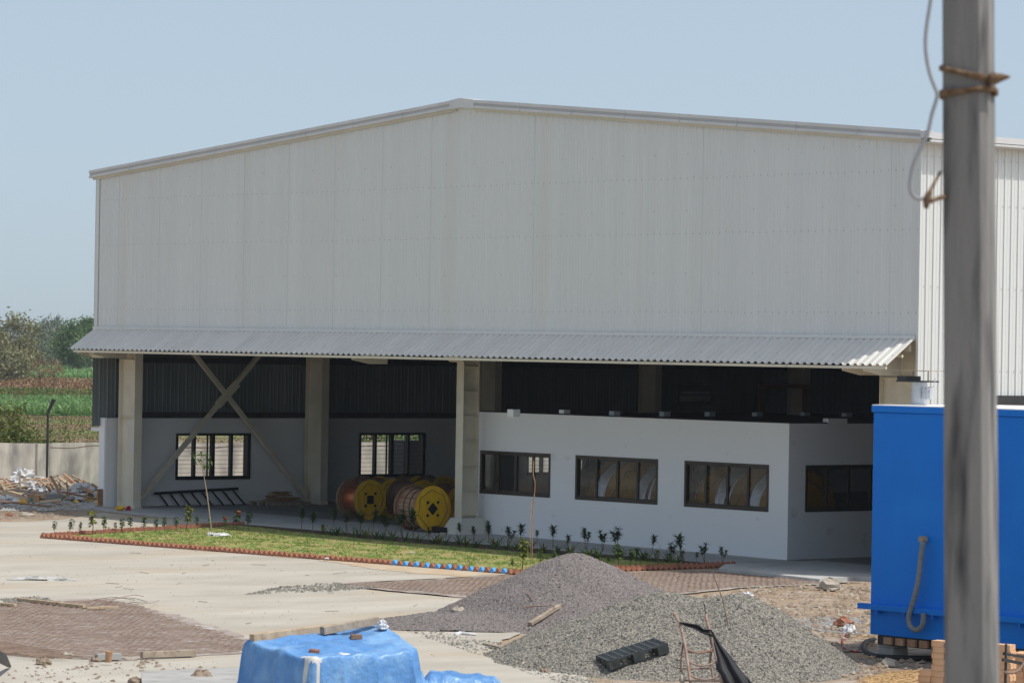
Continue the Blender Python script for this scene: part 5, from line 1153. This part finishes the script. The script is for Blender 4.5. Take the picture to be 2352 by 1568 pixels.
mat_mesh('rebar_mat', [(765, 1344), (960, 1336), (1185, 1323), (1400, 1317), (1640, 1313), (1880, 1337), (1990, 1339), (1700, 1351), (1450, 1378), (1250, 1380), (1100, 1376)], .2, [(.02, .2), (math.pi / 2 + .03, .2)], .0065, .03, 'long strip of rusty reinforcing mesh between the lawn and the gravel piles')
for i, (pts, r) in enumerate([([(215, 1377), (262, 1371), (310, 1377)], .008), ([(238, 1383), (300, 1366), (330, 1369)], .007), ([(180, 1384), (232, 1377), (300, 1372), (338, 1382)], .007), ([(300, 1382), (345, 1384), (365, 1378)], .006)]):
    o = MB(); o.tube(smooth_pts([on_ground(x, y, .09 + .05 * (k % 2)) for k, (x, y) in enumerate(pts)]), r, 5); tag(o.build('rebar_rod', M['rust']), 'loose bent rod sticking out at the back edge of the big rusty mat', 'rod', 'loose rods at the back of the rusty mat')
def gplank(px0, py0, px1, py1, m, w_, h_, name, label, cat, group=None, lift=0.):
    return plank_between(name, m, on_ground(px0, py0, h_ / 2 + .05 + lift), on_ground(px1, py1, h_ / 2 + .05 + lift), w_, h_, label, cat, group)
gplank(42, 1375, 195, 1392, 'timber', .10, .06, 'plank', 'long thin curved looking plank lying along the back edge of the big rusty mat', 'plank')
gplank(-40, 1382, 36, 1389, 'timber', .08, .05, 'plank', 'short pale plank at the left edge of the picture behind the rusty mat', 'plank')
gplank(198, 1396, 272, 1394, 'timber', .07, .05, 'plank', 'short thin plank on the back right part of the big rusty mat', 'plank')
gplank(325, 1503, 448, 1498, 'timberg', .10, .11, 'timber_beam', 'grey timber beam on the front edge of the big rusty mat', 'timber beam')
gplank(221, 1508, 276, 1506, 'conc', .12, .11, 'concrete_block', 'low concrete block on the front edge of the big rusty mat', 'block')
p = on_ground(249, 1503, .2); o = MB(); o.tube([(0, 0, -.12), (.02, 0, .06)], [.055, .06], 10); o = o.build('wood_stub', M['timberr'], smooth=False); o.location = p; tag(o, 'short upright brown wood stub on the concrete block at the rusty mat', 'wood stub')
for i, (x, y, s, t, mm) in enumerate([(156, 1507, .13, 'pale stone on the front left part of the rusty mat', 'stone'), (286, 1513, .10, 'small stone in front of the concrete block on the rusty mat', 'stone'), (462, 1560, .24, 'large earth clod at the bottom edge left of the blue tarpaulin', 'clod'), (312, 1566, .14, 'pointed earth clod at the bottom edge of the picture', 'clod'), (100, 1522, .16, 'small brown clod at the lower left corner of the rusty mat', 'clod'), (1905, 1347, .30, 'pale flat boulder on the brown earth in front of the apron slab', 'stone'), (2040, 1524, .16, 'white angular stone in front of the blue enclosure', 'stone'), (1936, 1433, .22, 'reddish stone on the rubble left of the blue enclosure', 'brick'), (220, 1517, .12, 'brown clod between the mat and the bottom strip', 'clod'), (1205, 1527, .12, 'pale flat stone on the coarse gravel edge', 'stone'), (1250, 1541, .10, 'reddish stone on the concrete near the coarse gravel', 'clod')]):
    p = on_ground(x, y, s * .3); lumps('stone' if mm != 'clod' else 'earth_clod', M[mm], p, (s, s * .8, s * .62), t, 'stone', 50 + i, (11, 8), .22)
p = on_ground(1950, 1449, .12); lumps('bag', M['sack'], p, (.15, .12, .12), 'crumpled white plastic bag on the rubble left of the blue enclosure', 'bag', 71, (18, 12), .35)
p = on_ground(88, 1330, .04); lumps('sack_strip', mat('dirty_cloth', (.42, .41, .38), (.56, .55, .52), scale=9, rough=.9, bump=.6, bscale=16), p, (.62, .12, .05), 'long twisted pale rag lying alone on the concrete at the left', 'rag', 72, (34, 10), .5, AZ)
p = on_ground(1428 / 1, 1352, .05); lumps('litter', M['sack'], on_ground(1716, 1365, .06), (.16, .08, .06), 'white scrap of plastic at the front edge of the rusty mesh strip', 'litter', 73, (12, 8), .4)
o = MB(); o.tube([on_ground(-14, 1500, .55), on_ground(6, 1512, .34), on_ground(22, 1529, .06)], [.10, .09, .03], 8); tag(o.build('folded_sheet', M['dark_steel']), 'dark folded sheet sticking in at the lower left edge', 'sheet')
# concrete kerb strip at the bottom left
a, c, d, e = on_ground(330, 1566), on_ground(690, 1544), on_ground(690, 1600), on_ground(330, 1620)
poly_sheet('kerb', [(325, 1560), (520, 1551), (700, 1545), (700, 1660), (325, 1660)], M['conc'], .14, thick=.3, jitter=.01)

# ================================================================ rubble heap by the boundary wall
HC = on_ground(105, 1142); hr_, hd_ = rdz(HC)
def heap(R_, D_): return .42 - .17 * np.abs(R_ - hr_) ** 1.3 * .35 - .10 * np.abs(D_ - hd_ - .6) + wob(R_, D_, 2.2, .12)
heightfield('rubble_mound', hr_ - 3.2, hr_ + 2.4, hd_ - 2.6, hd_ + 4.5, .10, heap, M['earth'], None, None, .03, kind='stuff')
def hz(p): rr, dd = rdz(p); return gz(p[0], p[1]) + max(0, float(heap(np.array(rr), np.array(dd)))) + .02
pmes = {}
def rubble_plank(px, py, L, w_, roll_px, m, lab, lift=.05):
    """plank centred at a pixel with a given on-image slope"""
    g = on_ground(px, py); q = ray(px, py); t = 100.
    while t < 122:
        p = CAM + q * t
        if p[2] < hz(p) + lift: break
        t += .05
    key = (m, round(L, 1)); 
    if key not in pmes: o = MB(); o.box((-.5, -.5, -.5), (.5, .5, .5)); pmes[key] = o.build('plank', M[m]); o = pmes[key]
    else: o = pmes[key].copy(); COL.objects.link(o)
    ax_ = RT * math.cos(roll_px) - UP * math.sin(roll_px) + np.array(FW) * random.uniform(-.35, .35); ax_ /= np.linalg.norm(ax_)
    fw_ = np.array(FW) * .8 + UP * .6; z_ = np.cross(ax_, fw_); z_ /= np.linalg.norm(z_); y_ = np.cross(z_, ax_)
    Mx = Matrix(((ax_[0] * L, y_[0] * w_, z_[0] * .035, p[0]), (ax_[1] * L, y_[1] * w_, z_[1] * .035, p[1]), (ax_[2] * L, y_[2] * w_, z_[2] * .035, p[2]), (0, 0, 0, 1)))
    o.matrix_world = Mx; return tag(o, lab, 'plank', 'planks in the rubble heap')
def CR(x, y): return x / 5.345 / 1.7415, (1850 + y / 5.345) / 1.7415
rub = [(430, 345, 2.9, .06, .03, 'timberg'), (440, 560, 1.05, .10, 1.45, 'timberg'), (580, 430, .8, .12, -.5, 'timber'), (800, 370, 1.0, .07, -.15, 'timberr'), (300, 560, .9, .07, -.25, 'timber'), (830, 640, 2.6, .09, .12, 'timberg'), (1320, 690, 1.5, .12, 1.0, 'timberr'), (370, 735, 1.1, .2, .28, 'timber'), (1020, 530, .8, .07, .75, 'timberg'), (1140, 570, .5, .1, 1.2, 'timber'), (1265, 465, .7, .09, .5, 'timberg'), (1490, 470, .9, .13, .6, 'timber'), (1560, 390, .8, .1, .65, 'timberr'), (1380, 345, .6, .05, .45, 'woodbrown'), (1650, 450, .4, .06, 1.9, 'timberr'), (1900, 460, 1.3, .06, .5, 'timberg'), (2050, 540, 1.0, .06, .55, 'woodbrown'), (1850, 730, 1.6, .06, .22, 'woodbrown'), (1460, 600, .6, .14, 1.35, 'timber'), (1100, 480, .5, .12, .9, 'timberg'), (1000, 440, .6, .12, .1, 'timberr'), (920, 570, .6, .07, .9, 'timber'), (640, 720, .5, .1, -.7, 'timberr'), (120, 620, .7, .14, 1.1, 'timber'), (40, 560, .5, .14, .15, 'timberr'), (60, 430, .8, .1, .05, 'timberr'), (100, 690, .6, .07, .5, 'timberg'), (1230, 410, .6, .08, -.6, 'timber'), (1330, 500, .5, .07, .9, 'timber'), (980, 370, .7, .06, -.4, 'timberg'), (1720, 560, .6, .08, -.3, 'timber'), (2120, 640, .7, .07, 1.0, 'timberg'), (2050, 730, .6, .08, -.8, 'timber'), (1600, 640, .5, .1, .3, 'timberr'), (1990, 640, .7, .16, .35, 'timberr'), (560, 880, 1.6, .05, .1, 'woodbrown'), (700, 560, .5, .08, -.9, 'timber'), (480, 470, .6, .07, -.1, 'timberr'), (1080, 820, .7, .12, -.1, 'timber'), (1250, 860, .5, .1, .2, 'timberg'), (240, 500, .6, .06, -.2, 'timber'), (1300, 560, .45, .08, 1.3, 'timberg'), (1050, 590, .4, .07, 1.1, 'timberr'), (870, 480, .5, .08, -.3, 'timber'), (1770, 480, .7, .06, .55, 'timberr'), (1970, 500, .8, .05, .45, 'timberr'), (180, 450, .5, .1, .8, 'timberr'), (760, 690, .6, .1, .15, 'timberg'), (1560, 730, .5, .06, .4, 'timberr'), (1690, 690, .6, .07, -.15, 'timber'), (2150, 560, .7, .06, .5, 'woodbrown'), (30, 480, .6, .12, -.2, 'timber'), (320, 640, .5, .08, .3, 'timber'), (560, 640, .5, .07, -.6, 'timberg')]
word = dict(timberg='grey', timber='pale brown', timberr='reddish brown', woodbrown='dark brown')
for i, (x, y, L, w_, a, m) in enumerate(rub):
    px, py = CR(x, y); rubble_plank(px, py, L, w_, a, m, {'timberg': 'grey weathered', 'timber': 'pale brown', 'timberr': 'reddish brown', 'woodbrown': 'thin dark brown'}[m] + ' broken plank in the rubble heap by the boundary wall', .10 + .04 * (i % 3))
def hp_(x, y, lift=.05):
    px, py = CR(x, y); q = ray(px, py); t = 100.
    while t < 122:
        p = CAM + q * t
        if p[2] < hz(p) + lift: break
        t += .05
    return p
for i, (x, y, sx, sy, sz, t) in enumerate([(480, 290, .34, .24, .2, 'white sack on top of the rubble heap against the boundary wall'), (340, 420, .2, .16, .14, 'smooth white sack piece near the left top of the rubble heap'), (680, 510, .4, .24, .14, 'big white woven sack in the middle left of the rubble heap'), (850, 590, .26, .2, .12, 'pale sack just right of the big one in the rubble heap'), (1750, 590, .42, .26, .18, 'large white sack draped over the right part of the rubble heap'), (1240, 660, .26, .16, .1, 'small white sack beside the leaning reddish plank'), (130, 820, .32, .24, .14, 'dirty white sack at the lower left of the rubble heap'), (2160, 740, .22, .2, .2, 'white sack at the right end of the rubble heap by the wall end'), (1680, 750, .24, .16, .12, 'white scrap of sack above the yellow helmet shaped basin'), (820, 335, .2, .15, .06, 'flat white scrap along the top of the rubble heap')]):
    lumps('sack', M['sack'], hp_(x, y, .08), (sx, sy, sz), t, 'sack', 80 + i, (20, 14), .55, AZ)
p = hp_(765, 850, .02); bx_ = thing('cardboard_box', 'open brown cardboard box with teal stripe at the front of the rubble heap', 'box', p, AZ - .35)
b = MB(); b.box((-.2, -.16, -.06), (.2, -.152, .22)); b.box((-.2, .152, -.06), (.2, .16, .22)); b.box((-.2, -.152, -.06), (-.192, .152, .22)); b.box((.192, -.152, -.06), (.2, .152, .22)); b.box((-.192, -.152, -.06), (.192, .152, -.05)); b.build('carton', M['card'], bx_)
b = MB(); b.obox((.0, .2, .235), (.2, 0, 0), (0, .05, .02), (0, -.001, .003)); b.obox((.24, 0, .19), (.045, 0, -.05), (0, .15, 0), (.003, 0, .003)); b.build('flap', M['card'], bx_)
b = MB(); b.box((-.201, -.165, -.06), (.201, -.1605, .0)); b.box((.2005, -.16, -.06), (.204, .16, .0)); b.box((-.12, -.165, .03), (-.02, -.1605, .15)); b.build('print', M['teal'], bx_)
for i, (x, y, t) in enumerate([(1690, 830, 'yellow rounded basin at the front right of the rubble heap'), (2140, 860, 'yellow basin at the right end of the rubble heap beside the wall end')]):
    p = hp_(x, y, .03); bowl('basin', M['yplastic'], p, .17, t, 'basin', 2.6)
p = hp_(1950, 805, .03); o = MB(); o.add([(-.2, -.1, 0), (.22, -.1, -.02), (.2, .12, 0), (-.18, .1, .16), (-.2, -.1, .14)], [(0, 1, 4), (1, 2, 3, 4), (0, 4, 3), (0, 3, 2, 1)]); o = o.build('plastic_piece', M['yplastic']); o.location = p; o.rotation_euler = (0, 0, AZ); tag(o, 'broken yellow plastic piece between the two yellow basins', 'plastic piece')
p = hp_(1560, 780, .03); o = MB(); o.add([(-.16, 0, 0), (.2, 0, 0), (.02, .05, .24), (0, .22, 0)], [(0, 1, 2), (1, 3, 2), (3, 0, 2), (0, 3, 1)]); o = o.build('card_piece', M['card']); o.location = p; o.rotation_euler = (0, 0, AZ); tag(o, 'folded brown card piece standing left of the yellow basin', 'card')
plank_between('concrete_beam', 'conc', hp_(690, 735) + up * .04, hp_(1310, 760) + up * .04, .2, .17, 'thick grey concrete beam lying across the front of the rubble heap', 'beam')
p = hp_(460, 860, .03); lumps('crumpled_cloth', M['orange'], p, (.22, .12, .09), 'crumpled orange cloth left of the cardboard box', 'cloth', 99, (14, 8), .35)
for i, (x, y, s, t) in enumerate([(185, 1130, .13, 'reddish stone on the lit earth in front of the rubble heap'), (525, 1080, .17, 'flat pale stone on the earth in front of the heap, upper of two'), (580, 1120, .26, 'larger flat pale stone on the earth in front of the heap')]):
    px, py = CR(x, y); p = on_ground(px, py, .03); lumps('stone', M['brick' if i == 0 else 'stone'], p, (s, s * .7, s * (.6 if i == 0 else .25)), t, 'stone', 110 + i, (9, 7), .2, AZ)

# ================================================================ loose bits, uncountable
def scatter(name, poly_px, n, smin, smax_, m, seed, flat=.6, off=.02):
    rnd = random.Random(seed); poly = [on_ground(x, y)[:2] for x, y in poly_px]; xs_ = [p[0] for p in poly]; ys_ = [p[1] for p in poly]; b = MB(); k = 0; tries = 0
    while k < n and tries < n * 30:
        tries += 1; p = (rnd.uniform(min(xs_), max(xs_)), rnd.uniform(min(ys_), max(ys_)))
        if not inpoly(p, poly) or vnoise(p[0], p[1], .9) < rnd.uniform(-1.2, .8): continue
        k += 1; s = smin + (smax_ - smin) * rnd.random() ** 3; a = rnd.uniform(0, 6.28); z = gz(*p) + off
        ring = [(p[0] + s * math.cos(a + t * 1.2566) * rnd.uniform(.6, 1.1), p[1] + s * math.sin(a + t * 1.2566) * rnd.uniform(.6, 1.1), z + s * flat * rnd.uniform(-.1, .3)) for t in range(5)]
        b.add(ring + [(p[0] + rnd.uniform(-.3, .3) * s, p[1] + rnd.uniform(-.3, .3) * s, z + s * flat * rnd.uniform(.7, 1.2))], [(t, (t + 1) % 5, 5) for t in range(5)])
    return tag(b.build(name, M[m]), kind='stuff')
DIRT = [(1480, 1392), (1720, 1352), (2000, 1338), (2010, 1470), (2150, 1520), (2150, 1600), (1960, 1600), (1880, 1450)]
scatter('rubble_bits', DIRT, 800, .01, .085, 'stone', 1); scatter('earth_crumbs', DIRT, 1500, .02, .11, 'clod', 2); scatter('brick_bits', DIRT, 60, .02, .07, 'brick', 3)
scatter('pale_grit', [(1820, 1425), (1990, 1415), (2000, 1465), (1880, 1455)], 400, .01, .035, 'conc', 4)
scatter('yard_grit', [(-40, 1210), (560, 1210), (1180, 1325), (760, 1345), (1100, 1385), (1080, 1560), (-60, 1540), (-60, 1300)], 1300, .006, .032, 'stone', 5, off=.03)
scatter('yard_crumbs', [(-40, 1220), (560, 1240), (1180, 1325), (760, 1345), (1100, 1385), (1080, 1560), (-60, 1540)], 350, .008, .03, 'clod', 6, off=.03)
scatter('grit_line', [(630, 1352), (760, 1340), (880, 1352), (760, 1360), (560, 1368)], 1100, .015, .06, 'gravel', 7, off=.03)
scatter('grit_line', [(0, 1378), (90, 1372), (130, 1384), (20, 1392)], 700, .015, .06, 'gravel', 8, off=.03)
scatter('pile_edge_gravel', [(900, 1430), (1150, 1480), (1160, 1505), (1340, 1548), (1460, 1580), (1300, 1580), (1080, 1500), (890, 1440)], 1500, .012, .04, 'gravel', 9, off=.03)
scatter('heap_front_rubble', [(0, 1176), (240, 1172), (240, 1150), (0, 1150)], 900, .02, .14, 'conc', 10); scatter('heap_front_crumbs', [(0, 1194), (170, 1188), (150, 1170), (0, 1168)], 500, .015, .09, 'clod', 11)
scatter('bottom_rubble', [(-20, 1530), (330, 1515), (520, 1540), (520, 1580), (-20, 1590)], 420, .01, .06, 'clod', 12, off=.03)
def twigs(name, poly_px, n, m, seed, L=.35, r=.006):
    rnd = random.Random(seed); poly = [on_ground(x, y)[:2] for x, y in poly_px]; xs_ = [p[0] for p in poly]; ys_ = [p[1] for p in poly]; b = MB(); k = 0
    while k < n:
        p = np.array((rnd.uniform(min(xs_), max(xs_)), rnd.uniform(min(ys_), max(ys_)), 0))
        if not inpoly(p, poly): continue
        k += 1; a = rnd.uniform(0, 6.28); z = gz(p[0], p[1]) + .035; l = L * rnd.uniform(.3, 1); d = np.array((math.cos(a), math.sin(a), 0)) * l; p[2] = z; b.tube([p - d, p + d + np.array((0, 0, rnd.uniform(0, .04)))], r, 4)
    return tag(b.build(name, M[m]), kind='stuff')
twigs('twigs', [(400, 1240), (900, 1310), (760, 1345), (1100, 1385), (1060, 1480), (560, 1440), (100, 1300)], 26, 'bark', 1, .2, .005)
twigs('straw', [(1985, 1566), (2050, 1548), (2140, 1545), (2160, 1640), (1960, 1640)], 2200, 'straw', 2, .22, .006)
twigs('straw_wisps', [(1960, 1440), (2000, 1430), (2120, 1520), (1960, 1520)], 60, 'straw', 3, .2)

# ================================================================ hazy air
hzb = MB(); hzb.box((-1560, -160, -1.9), (220, 1560, 15.5)); hz_o = hzb.build('haze', []); 
hm = bpy.data.materials.new('hazy_air'); hm.use_nodes = True; t = hm.node_tree; t.nodes.clear()
om = t.nodes.new('ShaderNodeOutputMaterial'); pv = t.nodes.new('ShaderNodeVolumePrincipled'); pv.inputs['Color'].default_value = (.86, .92, 1, 1); pv.inputs['Density'].default_value = .00015; pv.inputs['Anisotropy'].default_value = .2
t.links.new(pv.outputs[0], om.inputs['Volume']); hz_o.data.materials.append(hm); tag(hz_o, kind='stuff')
